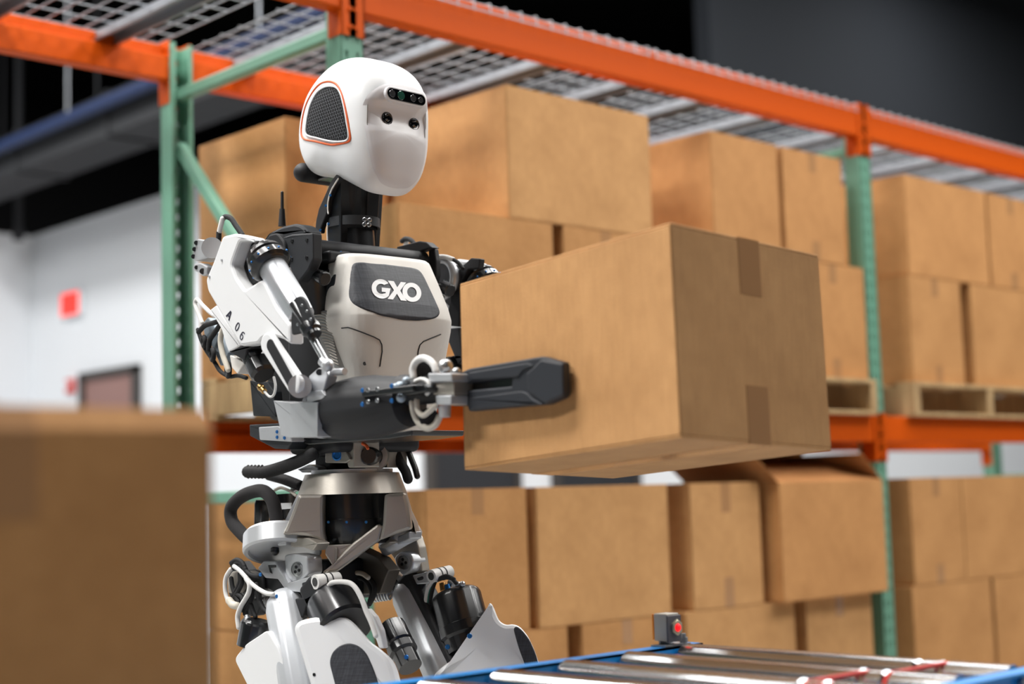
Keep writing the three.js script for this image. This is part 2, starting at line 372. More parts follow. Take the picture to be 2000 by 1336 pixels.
const tier = [PAL_H, EYE - .395, 0, midTop + PAL_H, EYE + .835];
function stack(label, x0, x1, tierNo, opt = {}) { // carton on the rack, front face near the front beam
  const y0 = { a: PAL_H + .001, b: EYE - .394, c: midTop + PAL_H + .001, d: EYE + .836 }[tierNo];
  const y1 = { a: EYE - .396, b: EYE + .024, c: EYE + .834, d: EYE + 1.246 }[tierNo];
  const d = opt.d ?? .40, zf = opt.z ?? ZF - .004;
  const t = carton(label, x1 - x0, y1 - y0, d, opt.mat ?? M.card, opt);
  t.position.set((x0 + x1) / 2, y0, zf - d / 2);
  return t;
}
// middle bay, upper level
stack('wide carton on the middle-bay pallet just behind the robot neck', 2.653, 3.267, 'c', { tape: false, mat: M.cardB });
stack('narrow carton on the middle-bay pallet beside the wide carton behind the neck', 3.312, 3.70, 'c', { mat: M.cardB });
stack('wide carton on the middle-bay pallet directly behind the held carton', 3.86, 4.50, 'c', { d: .4, tape: false });
stack('carton on the middle-bay pallet touching the green upright', 4.545, 4.955, 'c', { mat: M.cardC });
stack('big plain carton on top of the stack beside the robot face', 3.085, 3.735, 'd', { tape: false, mat: M.card, d: .62 });
stack('plain carton on the upper tier next to the taped one by the upright', 4.055, 4.44, 'd', { tape: false, mat: M.cardC, d: .42 });
stack('taped carton on the upper tier beside the green upright', 4.466, 4.842, 'd', { mat: M.cardC, d: .42 });
stack('rear carton on the pallet behind the robot shoulder', 2.652, 3.05, 'c', { z: -3.80, d: .5, tape: false, mat: M.cardB });
{ const c = carton('rear carton on top of another behind the robot shoulder', .398, .355, .5, M.cardB, { tape: false }); c.position.set(2.851, EYE + .836, -4.05); }
// outer bay, upper level
stack('narrow taped carton on the outer-bay pallet next to the upright', 5.267, 5.662, 'c', { mat: M.cardB });
stack('carton on the outer-bay pallet at the far side', 5.743, 6.34, 'c', { tape: false, mat: M.cardB });
stack('wide carton on the upper tier of the outer bay next to the upright', 5.28, 5.915, 'd', { tape: false, mat: M.cardC });
stack('taped carton on the upper tier at the far side of the outer bay', 5.93, 6.33, 'd', { mat: M.cardC });
// middle bay, floor level
stack('carton on the floor pallet lowest behind the robot knees', 2.875, 3.275, 'a', { tape: false, mat: M.cardB });
stack('carton on the floor pallet below the wide one behind the thigh', 3.337, 3.742, 'a', { mat: M.cardB });
stack('wide carton on the floor pallet behind the conveyor sensor', 3.824, 4.413, 'a', { tape: false });
stack('narrow carton on the floor pallet by the upright foot', 4.48, 4.892, 'a', {});
stack('carton on the second floor tier behind the robot hips', 2.73, 3.12, 'b', { mat: M.cardB });
stack('wide plain carton on the second floor tier between hips and sensor', 3.159, 3.756, 'b', { tape: false });
stack('taped carton on the second floor tier beside the carton with raised flaps', 3.868, 4.242, 'b', { tapeLen: .1 });
stack('overhanging carton with raised flaps on the second floor tier', 4.29, 4.935, 'b', { z: ZF + .045, d: .42, mat: M.cardC, tape: false, open: [['left', .16, .95], ['right', .16, -.9], ['back', .2, -.5], ['front', .2, -1.25]] });
stack('rear carton on the floor pallet behind the robot hoses', 2.62, 3.05, 'a', { z: -3.72, d: .5, tape: false, mat: M.cardB });
stack('rear carton on the second floor tier behind the robot hoses', 2.62, 3.05, 'b', { z: -3.72, d: .5, tape: false, mat: M.cardB });
// outer bay, floor level
stack('wide carton on the outer-bay floor pallet next to the upright', 5.172, 5.767, 'a', { tape: false, mat: M.cardB });
stack('carton on the outer-bay floor pallet at the far side', 5.79, 6.40, 'a', { tape: false, mat: M.cardB });
stack('taped carton on the second tier of the outer-bay floor pallet', 5.196, 5.578, 'b', { mat: M.cardB });
stack('plain carton on the second tier of the outer-bay floor pallet', 5.581, 6.20, 'b', { tape: false, mat: M.cardB });

// the carton in the robot's hands: 34 x 47 x 30 cm, slightly tilted
const HELD = { c: V(1.7719, EYE + .2008, -1.5852), w: .3383, h: .305, d: .4656 };
{
  const c = carton('open-air carton held up between the two black robot hands', HELD.w, HELD.h, HELD.d, M.card, { tapeLen: .085 });
  c.userData.label = 'cardboard carton held up between the two black robot hands';
  const e = new THREE.Euler(-.0633, -.0264, -.0542, 'YXZ'); c.rotation.copy(e);
  c.position.copy(HELD.c).add(V(0, -HELD.h / 2, 0).applyEuler(e));
}

// ------------------------------------------------------------------ roller conveyor
const ROLL_Y = EYE - .25, RZ0 = -1.652, RZ1 = -1.066, RX1 = 1.934, PITCHX = .139, CONV_X0 = .12, CONV_X1 = 1.985;
{
  const t = thing('roller_conveyor', 'blue roller conveyor with shiny steel rollers in front of the robot', 'conveyor', V(0, 0, 0));
  const yb = ROLL_Y - .1;
  const rail = (z, s) => [box(CONV_X0, CONV_X1, yb, ROLL_Y - .004, z, z + s * .004), box(CONV_X0, CONV_X1, ROLL_Y - .008, ROLL_Y - .004, z, z + s * .034), box(CONV_X0, CONV_X1, yb, yb + .004, z, z + s * .034)];
  mesh('side_rail', rail(RZ0 - .004, -1), M.blue, t, 'blue painted side rail');
  mesh('side_rail', rail(RZ1 + .004, 1), M.blue, t, 'blue painted side rail');
  for (const x of [.35, 1.8]) {
    mesh('cross_member', box(x - .02, x + .02, yb, yb + .04, RZ0, RZ1), M.blue, t);
    for (const z of [RZ0 - .03, RZ1 + .03]) {
      const l = mesh('leg', box(x - .025, x + .025, .01, yb, z - .02, z + .02, .003), M.blue, t);
      mesh('foot_plate', box(x - .05, x + .05, 0, .012, z - .05, z + .05), M.blue, l);
    }
  }
  const R = .0245, gz = RZ1 - .105; // roller radius, place of the drive grooves
  const prof = [[.006, -.012], [.006, 0], [R, .001], [R, .486 - .05], [R, .437], [R - .004, .441], [R - .004, .447], [R, .451], [R, .475], [R - .004, .479], [R - .004, .485], [R, .489], [R, .584], [.006, .585], [.006, .598]];
  const n = 13;
  for (let k = 0; k < n; k++) {
    const x = RX1 - k * PITCHX;
    const r = mesh('roller', lathe(prof, V(x, ROLL_Y - R, RZ0 + .001), V(x, ROLL_Y - R, RZ1), 36), M.chrome, t);
    if (k < n - 1) { // red drive band from this roller to the next, in alternate grooves
      const z = RZ0 + .001 + (k % 2 ? .444 : .482), pts = [], rr = R - .0042, cy = ROLL_Y - R;
      for (let i = 0; i <= 8; i++) { const a = -Math.PI / 2 + Math.PI * i / 8; pts.push(V(x + Math.cos(a) * rr, cy + Math.sin(a) * rr, z)); }
      for (let i = 0; i <= 8; i++) { const a = Math.PI / 2 + Math.PI * i / 8; pts.push(V(x - PITCHX + Math.cos(a) * rr, cy + Math.sin(a) * rr, z)); }
      const band = new THREE.TubeGeometry(new THREE.CatmullRomCurve3(pts, true, 'catmullrom', .2), 60, .0035, 6, true);
      mesh('drive_band', band, M.redBand, t, 'red drive band');
    }
  }
  for (let k = 0; k < n; k++) mesh('axle_nut', cyl(V(RX1 - k * PITCHX, ROLL_Y - R, RZ1 + .008), V(RX1 - k * PITCHX, ROLL_Y - R, RZ1 + .016), .009, .009, 6), M.galv, t);
}
{ // photo-eye on its bracket at the end of the rail
  const b = onY(1303, 1250, ROLL_Y + .005);
  const s = thing('photo_sensor', 'small square photo sensor with red lens on the conveyor rail', 'sensor', V(b.x, ROLL_Y - .004, RZ0 - .022));
  const grey = std({ color: 0xb5b0a6, roughness: 0.5 }), dark = std({ color: 0x58565b, roughness: 0.5 });
  mesh('bracket', [box(-.03, .034, 0, .003, -.016, .016), box(-.012, .02, .003, .012, -.014, -.011)], M.galv, s);
  mesh('sensor_body', box(-.016, .016, .008, .053, -.02, .008, .002), grey, s);
  mesh('front_plate', box(-.017, .017, .007, .05, .008, .0115, .001), dark, s);
  mesh('rear_cover', box(-.016, .016, .01, .052, -.024, -.02, .001), std({ color: 0xf08a1e, roughness: 0.5 }), s, 'orange rear cover');
  const nut = mesh('hex_nut', lathe([[.0, 0], [.0135, 0], [.0135, .003], [.0115, .0042], [.0085, .0036], [0, .0036]], V(.004, .03, .0115), V(.004, .03, .02), 6), std({ color: 0xbdb59c, metalness: 0.5, roughness: 0.4 }), s);
  mesh('lens', ball(V(.004, .03, .0125), .0075, 14), emis(0xff0a14, 1.4), s, 'glowing red lens');
  mesh('bolt', [cyl(V(.028, .003, .006), V(.028, .012, .006), .007, .007, 6), cyl(V(.028, .012, .006), V(.028, .018, .006), .004, .004, 10)], M.galv, s);
}
{ // carton riding on the conveyor, its top flaps bulging
  const w = .36, h = .30, d = .455;
  const a = onZ(415, 836, -1.1);
  const t = carton('blurred foreground carton riding on the roller conveyor', w, a.y - ROLL_Y, d, M.cardB, { open: [], tape: false });
  t.userData.label = 'cardboard carton with bulging taped top riding on the conveyor';
  const H = a.y - ROLL_Y;
  t.position.set(a.x - w / 2, ROLL_Y + .0005, -1.1 - d / 2);
  const up = .019; // flaps rise as a shallow tent with steep ends
  mesh('top_flap', [aim(box(-w / 2, -.001, 0, .0225, -.002, .002), V(0, H - T, d / 2 - .002), V(0, H - T + up, d / 2 - .002 - .012)), box(-w / 2, -.001, H + up - T - .002, H + up - T + .002, -d / 2 + .012, d / 2 - .013)], M.cardB, t);
  mesh('top_flap', [aim(box(.001, w / 2, 0, .0225, -.002, .002), V(0, H - T, d / 2 - .002), V(0, H - T + up - .001, d / 2 - .002 - .012)), box(.001, w / 2, H + up - T - .003, H + up - T + .001, -d / 2 + .012, d / 2 - .013)], M.cardB, t);
  for (const q of [-1, 1]) mesh('minor_flap', box(q * (w / 2 - T), q * (w / 2 - .0005), H - 2 * T, H + up - T - .003, -d / 2 + .012, d / 2 - .013), M.cardB, t);
  mesh('minor_flap', box(-w / 2 + T, w / 2 - T, H - 2 * T, H + up - T - .003, -d / 2 + .004, -d / 2 + .012 + T), M.cardB, t);
  const tx = onZ(12, 830, -1.1).x - (a.x - w / 2);
  mesh('tape_strip', [box(tx - .026, tx + .026, H - .072, H - T, d / 2, d / 2 + .0008), aim(box(tx - .026, tx + .026, 0, .0225, -.0005, .0005), V(0, H - T, d / 2 + .0012), V(0, H - T + up, d / 2 + .0012 - .012))], M.tape, t, 'glossy brown packing tape');
}
// ------------------------------------------------------------------ the robot
// It faces +z, its mid plane is x = MX; its right side (-x) is turned to the camera.
const MX = 1.77;
M.shell = phy({ color: 0xe8e9ea, roughness: 0.38, clearcoat: 0.2, clearcoatRoughness: 0.35 });
M.chest = std({ color: 0xdedad3, roughness: 0.5 });
M.face = phy({ color: 0xd6d4d6, roughness: 0.42, clearcoat: 0.2, clearcoatRoughness: 0.3 });  // shell white turned greyer: shade on the face put into the colour
M.panel = std({ map: rep(weaveTex, 12), roughness: 0.55 });
M.blk = phy({ color: 0x101114, roughness: 0.32, clearcoat: 0.4, clearcoatRoughness: 0.2 });
M.blkMatte = std({ color: 0x15161a, roughness: 0.6 });
M.hand = std({ color: 0x272a30, roughness: 0.5 });
M.blkGrey = std({ color: 0x26292d, roughness: 0.55 });
M.rubber = std({ color: 0x151517, roughness: 0.75, bumpMap: rep(scuffTex, 30), bumpScale: 0.001 });
M.alu = std({ color: 0xb2aca3, metalness: 0.7, roughness: 0.42, bumpMap: rep(scuffTex, 14), bumpScale: 0.0002 });
M.aluLight = std({ color: 0xc9cbce, metalness: 0.55, roughness: 0.4 });
M.steel = std({ color: 0xb8babc, metalness: 1, roughness: 0.34 });
M.barrel = std({ color: 0xd0d3d8, metalness: 0.65, roughness: 0.3 });
M.thigh = std({ color: 0xcdd0d4, metalness: 0.35, roughness: 0.42, bumpMap: rep(scuffTex, 8), bumpScale: 0.0003 });
M.screwBlue = std({ color: 0x2a72b8, metalness: 0.6, roughness: 0.3 });
M.cable = std({ color: 0xe2e1de, roughness: 0.5 });
M.cableCream = std({ color: 0xcfc8ba, roughness: 0.55 });
M.trimOrange = std({ color: 0xe0622a, roughness: 0.5 });
M.lens = phy({ color: 0x050608, roughness: 0.08, clearcoat: 1, clearcoatRoughness: 0.05 });
M.ink = std({ color: 0x1c1d33, roughness: 0.6 });
M.print = std({ color: 0xeeeff0, roughness: 0.6 });
M.bluegrey = std({ color: 0x9aa6b0, metalness: 0.4, roughness: 0.4 });
M.gold = std({ color: 0xb9925a, metalness: 1, roughness: 0.3 });

const robot = thing('humanoid_robot', 'white and black humanoid robot lifting a carton over the conveyor', 'robot', V(0, 0, 0));
const part = (name, label) => { const g = new THREE.Group(); g.name = name; if (label) g.userData.label = label; robot.add(g); return g; };
const crop = (x0, y0, s) => (x, y) => [x0 + s * x, y0 + s * y];
const C1 = crop(540, 90, .2695), C2 = crop(360, 360, .2994), C3 = crop(600, 440, .2246), C4 = crop(460, 660, .2246), C5 = crop(760, 660, .2246), C6 = crop(420, 860, .2545), C7 = crop(420, 1060, .2066), C8 = crop(680, 1060, .2066);
const D1 = crop(440, 880, .1796), D2 = crop(620, 880, .1796), D3 = crop(370, 410, .1422), D4 = crop(370, 560, .1497), D5 = crop(780, 680, .1347), D6 = crop(760, 460, .1946), D7 = crop(600, 320, .1572), D8 = crop(430, 1070, .1273), E1 = crop(360, 620, .2096);
const list = (k, ...xy) => { const o = []; for (let i = 0; i < xy.length; i += 2) o.push(k(xy[i], xy[i + 1])); return o; };
const PX = (k, x, y, X) => { const p = k(x, y); return onX(p[0], p[1], X); };
const path = (k, X, ...xy) => list(k, ...xy).map(p => onX(p[0], p[1], X));
function roundPoly(pts, r) {
  const n = pts.length, o = [];
  for (let i = 0; i < n; i++) {
    const a = pts[(i + n - 1) % n], b = pts[i], c = pts[(i + 1) % n];
    const la = Math.hypot(a[0] - b[0], a[1] - b[1]), lc = Math.hypot(c[0] - b[0], c[1] - b[1]);
    const ka = Math.min(r, la * .45) / la, kc = Math.min(r, lc * .45) / lc;
    const p = [b[0] + (a[0] - b[0]) * ka, b[1] + (a[1] - b[1]) * ka], q = [b[0] + (c[0] - b[0]) * kc, b[1] + (c[1] - b[1]) * kc];
    for (let t = 0; t <= 4; t++) { const s = t / 4; o.push([p[0] * (1 - s) ** 2 + 2 * b[0] * s * (1 - s) + q[0] * s * s, p[1] * (1 - s) ** 2 + 2 * b[1] * s * (1 - s) + q[1] * s * s]); }
  }
  return o;
}
// plate whose outer face lies in the plane through P with outward normal n; outline given in pixels; grows inwards by th
function plate(px, P, n, th, { bevel = .002, round = .003, holes = [] } = {}) {
  n = n.clone().normalize();
  const r = V(0, 1, 0).cross(n).normalize(), u = n.clone().cross(r);
  const flat = (list) => list.map(([x, y]) => { const d = ray(x, y), t = P.clone().sub(camera.position).dot(n) / d.dot(n); const q = d.multiplyScalar(t).add(camera.position).sub(P); return [q.dot(r), q.dot(u)]; });
  let a = flat(px); if (THREE.ShapeUtils.area(a.map(p => new THREE.Vector2(...p))) < 0) a = a.reverse();
  const g = extrude(shapeOf(round ? roundPoly(a, round) : a, holes.map(h => roundPoly(flat(h), round))), th, Math.min(bevel, th * .45));
  return g.translate(0, 0, -th).applyMatrix4(new THREE.Matrix4().makeBasis(r, u, n).setPosition(P));
}
const NX = V(-1, 0, 0);
const plateX = (px, X, th, o) => plate(px, V(X, 1, -2), NX, th, o);
function mirror(g) {
  const m = clean(g.clone()); const p = m.attributes.position, n = m.attributes.normal;
  for (let i = 0; i < p.count; i++) { p.setX(i, 2 * MX - p.getX(i)); n.setX(i, -n.getX(i)); }
  for (const at of [p, n, m.attributes.uv]) for (let i = 0; i < p.count; i += 3) for (let c = 0; c < at.itemSize; c++) { const k = at.itemSize; const t = at.array[(i + 1) * k + c]; at.array[(i + 1) * k + c] = at.array[(i + 2) * k + c]; at.array[(i + 2) * k + c] = t; }
  return m;
}
const screws = (parent, mat, r, n, ...pts) => pts.forEach(p => mesh('screw', cyl(p, p.clone().addScaledVector(n, .002), r, r * .8, 8), mat, parent));

// ---- head: a rounded helmet with a flat face
const HC = V(MX, EYE + .712, -2.252), HW = .091, HE = 3.6;
const headProfile = [[-.02, .137], [.04, .124], [.082, .092], [.1, .05], [.1, -.02], [.095, -.08], [.078, -.12], [.045, -.137], [.008, -.122], [-.035, -.1], [-.08, -.086], [-.132, -.07], [-.161, -.02], [-.159, .035], [-.134, .088], [-.082, .124]];
const hp = new THREE.CatmullRomCurve3(headProfile.map(([z, y]) => V(z, y, 0)), true, 'centripetal').getPoints(2000);
const polar = new Float32Array(720);
{ // radius of the profile by direction
  const raw = hp.slice(0, 2000).map(p => [Math.atan2(p.y, p.x), Math.hypot(p.x, p.y)]).sort((a, b) => a[0] - b[0]);
  for (let i = 0, j = 0; i < 720; i++) {
    const a = -Math.PI + (i + .5) * Math.PI / 360; while (j < raw.length - 1 && raw[j + 1][0] < a) j++;
    const [a0, r0] = raw[j], [a1, r1] = raw[Math.min(raw.length - 1, j + 1)]; polar[i] = a1 > a0 ? r0 + (r1 - r0) * Math.max(0, Math.min(1, (a - a0) / (a1 - a0))) : r0;
  }
}
const headR = (z, y) => { const f = (Math.atan2(y, z) + Math.PI) / (Math.PI / 360) - .5; const i = Math.floor(f), t = f - i; return polar[(i + 720) % 720] * (1 - t) + polar[(i + 721) % 720] * t; };
const taper = (z, y) => 1 - .16 * Math.max(0, (-y - .02) / .115) ** 1.4 - .10 * Math.max(0, y / .137) ** 2 - .06 * Math.max(0, (-z - .04) / .11);
const sideX = (z, y) => { const s = Math.min(.999, Math.hypot(z, y) / headR(z, y)); return HW * taper(z, y) * Math.pow(1 - Math.pow(s, HE), 1 / HE); };
const frontZ = (x, y) => { // front surface depth at (x, y)
  let lo = 0, hi = .14; for (let i = 0; i < 30; i++) { const z = (lo + hi) / 2; const s = Math.hypot(z, y) / headR(z, y); const inside = s < 1 && Math.pow(s, HE) + Math.pow(Math.abs(x) / (HW * taper(z, y)), HE) < 1; if (inside) lo = z; else hi = z; } return lo;
};
const head = part('head', 'white helmet-shaped head');
const faceOutline = list(C1, 662, 400, 672, 345, 720, 300, 780, 276, 860, 264, 950, 274, 1040, 316, 1082, 352, 1092, 480, 1092, 700, 1086, 850, 1058, 960, 1010, 1018, 930, 1018, 860, 1004, 800, 975, 740, 890, 700, 760, 672, 580)
  .map(p => onZ(p[0], p[1], HC.z + .095)).map(p => [p.x - HC.x, p.y - HC.y]);
const faceShape = roundPoly(faceOutline, .01);
function insidePoly(poly, x, y) { let c = false; for (let i = 0, j = poly.length - 1; i < poly.length; j = i++) { const [xi, yi] = poly[i], [xj, yj] = poly[j]; if ((yi > y) !== (yj > y) && x < (xj - xi) * (y - yi) / (yj - yi) + xi) c = !c; } return c; }
{
  const pos = [], idx = [], N = 200, K = 90;
  for (let j = 0; j <= K; j++) for (let i = 0; i <= N; i++) {
    const ph = -Math.PI / 2 + Math.PI * j / K, c = hp[Math.round(i / N * 2000) % 2000];
    const s = Math.pow(Math.cos(ph), 2 / HE), k = Math.sign(Math.sin(ph)) * Math.pow(Math.abs(Math.sin(ph)), 2 / HE);
    const z = c.x * s, y = c.y * s, x = HW * taper(z, y) * k;
    let zz = z; if (z > .03 && insidePoly(faceShape.map(([a, b]) => [a * .92, b * .94]), x, y)) zz -= .022;
    pos.push(HC.x + x, HC.y + y, HC.z + zz);
  }
  for (let j = 0; j < K; j++) for (let i = 0; i < N; i++) { const a = j * (N + 1) + i, b = a + N + 1; idx.push(a, a + 1, b, b, a + 1, b + 1); }
  const g = new THREE.BufferGeometry(); g.setAttribute('position', new THREE.Float32BufferAttribute(pos, 3)); g.setIndex(idx); g.computeVertexNormals();
  mesh('head_shell', g, M.shell, head, 'smooth white shell');
}
const eyeC = [C1(795, 527), C1(990, 571)].map(p => onZ(p[0], p[1], HC.z + .088)).map(p => [p.x - HC.x, p.y - HC.y]);
const barA = onZ(...C1(812, 353), HC.z + .1).sub(HC), barB = onZ(...C1(1022, 400), HC.z + .1).sub(HC);
function faceZ(x, y, edge) { // face surface: hooded brow, hollow around the eyes, flat mask below
  const ye = (eyeC[0][1] + eyeC[1][1]) / 2, t = (y - ye);
  const hollow = Math.exp(-(((t - .004) / .024) ** 2)) * .013 * (1 - (Math.abs(x) / .085) ** 2 * .6);
  const hood = .004 * Math.max(0, Math.min(1, (t - .02) / .012));
  return -hollow + hood + .0015 - .0014 * Math.max(0, (edge - .95) / .05);
}
{
  const cx = faceShape.reduce((a, p) => a + p[0], 0) / faceShape.length, cy = faceShape.reduce((a, p) => a + p[1], 0) / faceShape.length;
  const pos = [], idx = [], n = faceShape.length, K = 40;
  for (let j = 0; j <= K; j++) for (let i = 0; i <= n; i++) { const e = j / K, p = faceShape[i % n], x = cx + (p[0] - cx) * e, y = cy + (p[1] - cy) * e; pos.push(HC.x + x, HC.y + y, HC.z + frontZ(x * .97, y * .985) + faceZ(x, y, e)); }
  for (let j = 0; j < K; j++) for (let i = 0; i < n; i++) { const a = j * (n + 1) + i, b = a + n + 1; idx.push(a, b, a + 1, b, b + 1, a + 1); }
  const g = new THREE.BufferGeometry(); g.setAttribute('position', new THREE.Float32BufferAttribute(pos, 3)); g.setIndex(THREE.ShapeUtils.area(faceShape.map(p => new THREE.Vector2(...p))) > 0 ? idx : idx.reverse()); g.computeVertexNormals();
  mesh('face_plate', g, M.face, head, 'face plate with its shade put into the grey');
}
const onFace = (x, y, e = 0) => V(HC.x + x, HC.y + y, HC.z + frontZ(x * .97, y * .985) + faceZ(x, y, 0) + e);
for (const [x, y] of eyeC) {
  const p = onFace(x, y), n = V(.05, .05, 1).normalize();
  const e = lathe([[0, -.004], [.0115, -.004], [.0115, .0025], [.0102, .0035], [.009, .0015], [.007, .0022], [.0045, .0055], [0, .0068]], p, p.clone().add(n), 28);
  mesh('eye_camera', e, M.lens, head, 'round black camera eye');
  mesh('eye_ring', new THREE.TorusGeometry(.0117, .0012, 8, 32).translate(p.x, p.y, p.z + .001), M.blkMatte, head);
}
{ // sensor bar in the brow
  const dir = barB.clone().sub(barA); dir.z = 0; const L = dir.length(), mid = barA.clone().add(barB).multiplyScalar(.5);
  const zf = Math.max(...[0, .5, 1].map(t => { const q = barA.clone().lerp(barB, t); return onFace(q.x, q.y).z; }));
  const st = (r, len) => { const s = []; for (let i = 0; i <= 12; i++) { const a = Math.PI / 2 + Math.PI * i / 12; s.push([-len / 2 + Math.cos(a) * r, Math.sin(a) * r]); } for (let i = 0; i <= 12; i++) { const a = -Math.PI / 2 + Math.PI * i / 12; s.push([len / 2 + Math.cos(a) * r, Math.sin(a) * r]); } return s; };
  const ang = Math.atan2(dir.y, dir.x);
  const put = (g, z) => g.rotateZ(ang).translate(HC.x + mid.x, HC.y + mid.y, z);
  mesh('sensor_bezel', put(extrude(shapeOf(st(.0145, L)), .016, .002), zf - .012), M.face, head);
  mesh('sensor_bar', put(extrude(shapeOf(st(.0108, L)), .012, .001), zf - .0068), M.lens, head, 'black sensor bar');
  for (const [q, r, green] of [[.0, .0075, 0], [.3, .0088, 1], [.72, .0072, 0], [.98, .006, 0]]) {
    const c = V(HC.x + mid.x + (q - .5) * L * Math.cos(ang), HC.y + mid.y + (q - .5) * L * Math.sin(ang), zf + .0052);
    mesh('sensor_lens', cyl(c, c.clone().add(V(0, 0, .0012)), r, r * .9, 20), green ? phy({ color: 0x1c4a3d, roughness: .2, clearcoat: 1 }) : phy({ color: 0x2c2c2e, roughness: .25, clearcoat: 1 }), head);
  }
}
{ // ear vent on the side: orange line, hexagonal grille over a black sheet
  const toHead = (p) => { const q = onX(p[0], p[1], MX - HW * .97); return [q.z - HC.z, q.y - HC.y]; };
  const ring = list(C1, 345, 254, 290, 272, 235, 330, 185, 430, 160, 540, 157, 630, 175, 664, 290, 692, 400, 716, 440, 713, 524, 688, 532, 672, 524, 560, 500, 430, 470, 340, 432, 280, 390, 257).map(toHead);
  const gril = list(C1, 380, 290, 330, 302, 280, 340, 236, 430, 210, 560, 208, 634, 300, 668, 430, 694, 512, 682, 524, 660, 514, 540, 490, 410, 465, 340, 435, 302).map(toHead);
  const at = ([z, y], e) => V(HC.x - sideX(z, y) - e, HC.y + y, HC.z + z);
  for (const s of [1, -1]) {
    const fix = (g) => s > 0 ? g : mirror(g);
    const sm = new THREE.CatmullRomCurve3(ring.map(p => at(p, .0004)), true);
    mesh('vent_trim', fix(clean(new THREE.TubeGeometry(sm, 120, .0021, 8, true))), M.trimOrange, head, 'thin orange outline');
    const patch = (poly, holes, e) => { // flat outline bent onto the side of the head
      const g = clean(new THREE.ShapeGeometry(shapeOf(poly.map(([z, y]) => [-z, y]), holes.map(h => h.map(([z, y]) => [-z, y]))), 4));
      const p = g.attributes.position; for (let i = 0; i < p.count; i++) { const z = -p.getX(i), y = p.getY(i), q = at([z, y], e); p.setXYZ(i, q.x, q.y, q.z); }
      g.computeVertexNormals(); return g;
    };
    const fine = (poly) => roundPoly(poly, .006);
    const rim = fine(ring.map(([z, y]) => [z, y]));
    // black sheet, opening shade in its colour, as cells that follow the curve
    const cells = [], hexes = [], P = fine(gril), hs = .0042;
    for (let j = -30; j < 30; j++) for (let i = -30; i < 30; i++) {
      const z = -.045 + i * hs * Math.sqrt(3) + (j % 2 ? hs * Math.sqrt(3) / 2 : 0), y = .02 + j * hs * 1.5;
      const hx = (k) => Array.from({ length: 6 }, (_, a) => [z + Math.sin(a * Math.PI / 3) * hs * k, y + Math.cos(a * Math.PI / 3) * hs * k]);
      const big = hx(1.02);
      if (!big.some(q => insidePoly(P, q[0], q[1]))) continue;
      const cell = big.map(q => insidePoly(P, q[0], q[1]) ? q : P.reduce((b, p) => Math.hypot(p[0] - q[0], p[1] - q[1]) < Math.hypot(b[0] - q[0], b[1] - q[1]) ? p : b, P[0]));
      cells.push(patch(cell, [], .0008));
      if (hx(.88).every(q => insidePoly(P, q[0], q[1]))) {
        const o = hx(1.0), n = hx(.88), pos = [];
        for (let a = 0; a < 6; a++) { const b = (a + 1) % 6; const A = at(o[a], .0022), B = at(o[b], .0022), Cc = at(n[a], .0022), D = at(n[b], .0022); pos.push(A, B, Cc, B, D, Cc); }
        const g = new THREE.BufferGeometry(); g.setAttribute('position', new THREE.Float32BufferAttribute(pos.flatMap(v => [v.x, v.y, v.z]), 3)); g.computeVertexNormals(); hexes.push(clean(g));
      }
    }
    mesh('vent_shade', cells.map(fix), std({ color: 0x06070a, roughness: .9 }), head, 'black sheet standing for the shade in the vent');
    const gm = mesh('vent_grille', hexes.map(fix), std({ color: 0x5a5d63, roughness: .5, side: THREE.DoubleSide }), head, 'hexagonal grille'); gm.userData.kind = 'stuff';
    mesh('vent_frame', fix(clean(new THREE.TubeGeometry(new THREE.CatmullRomCurve3(gril.map(p => at(p, .0012)), true), 100, .002, 6, true))), M.shell, head);
  }
}
{ // rear bar under the back of the head
  const a = onX(592, 337, MX - .055), b = a.clone().add(V(.13, 0, 0));
  mesh('rear_bar', [cyl(a, b, .019, .019, 28), ball(a, .019, 20), ball(b, .019, 20)], M.blkMatte, head, 'black bar under the back of the head');
  mesh('bar_bracket', box(MX - .03, MX + .03, a.y - .015, a.y + .03, a.z, a.z + .07, .004), M.blk, head);
}

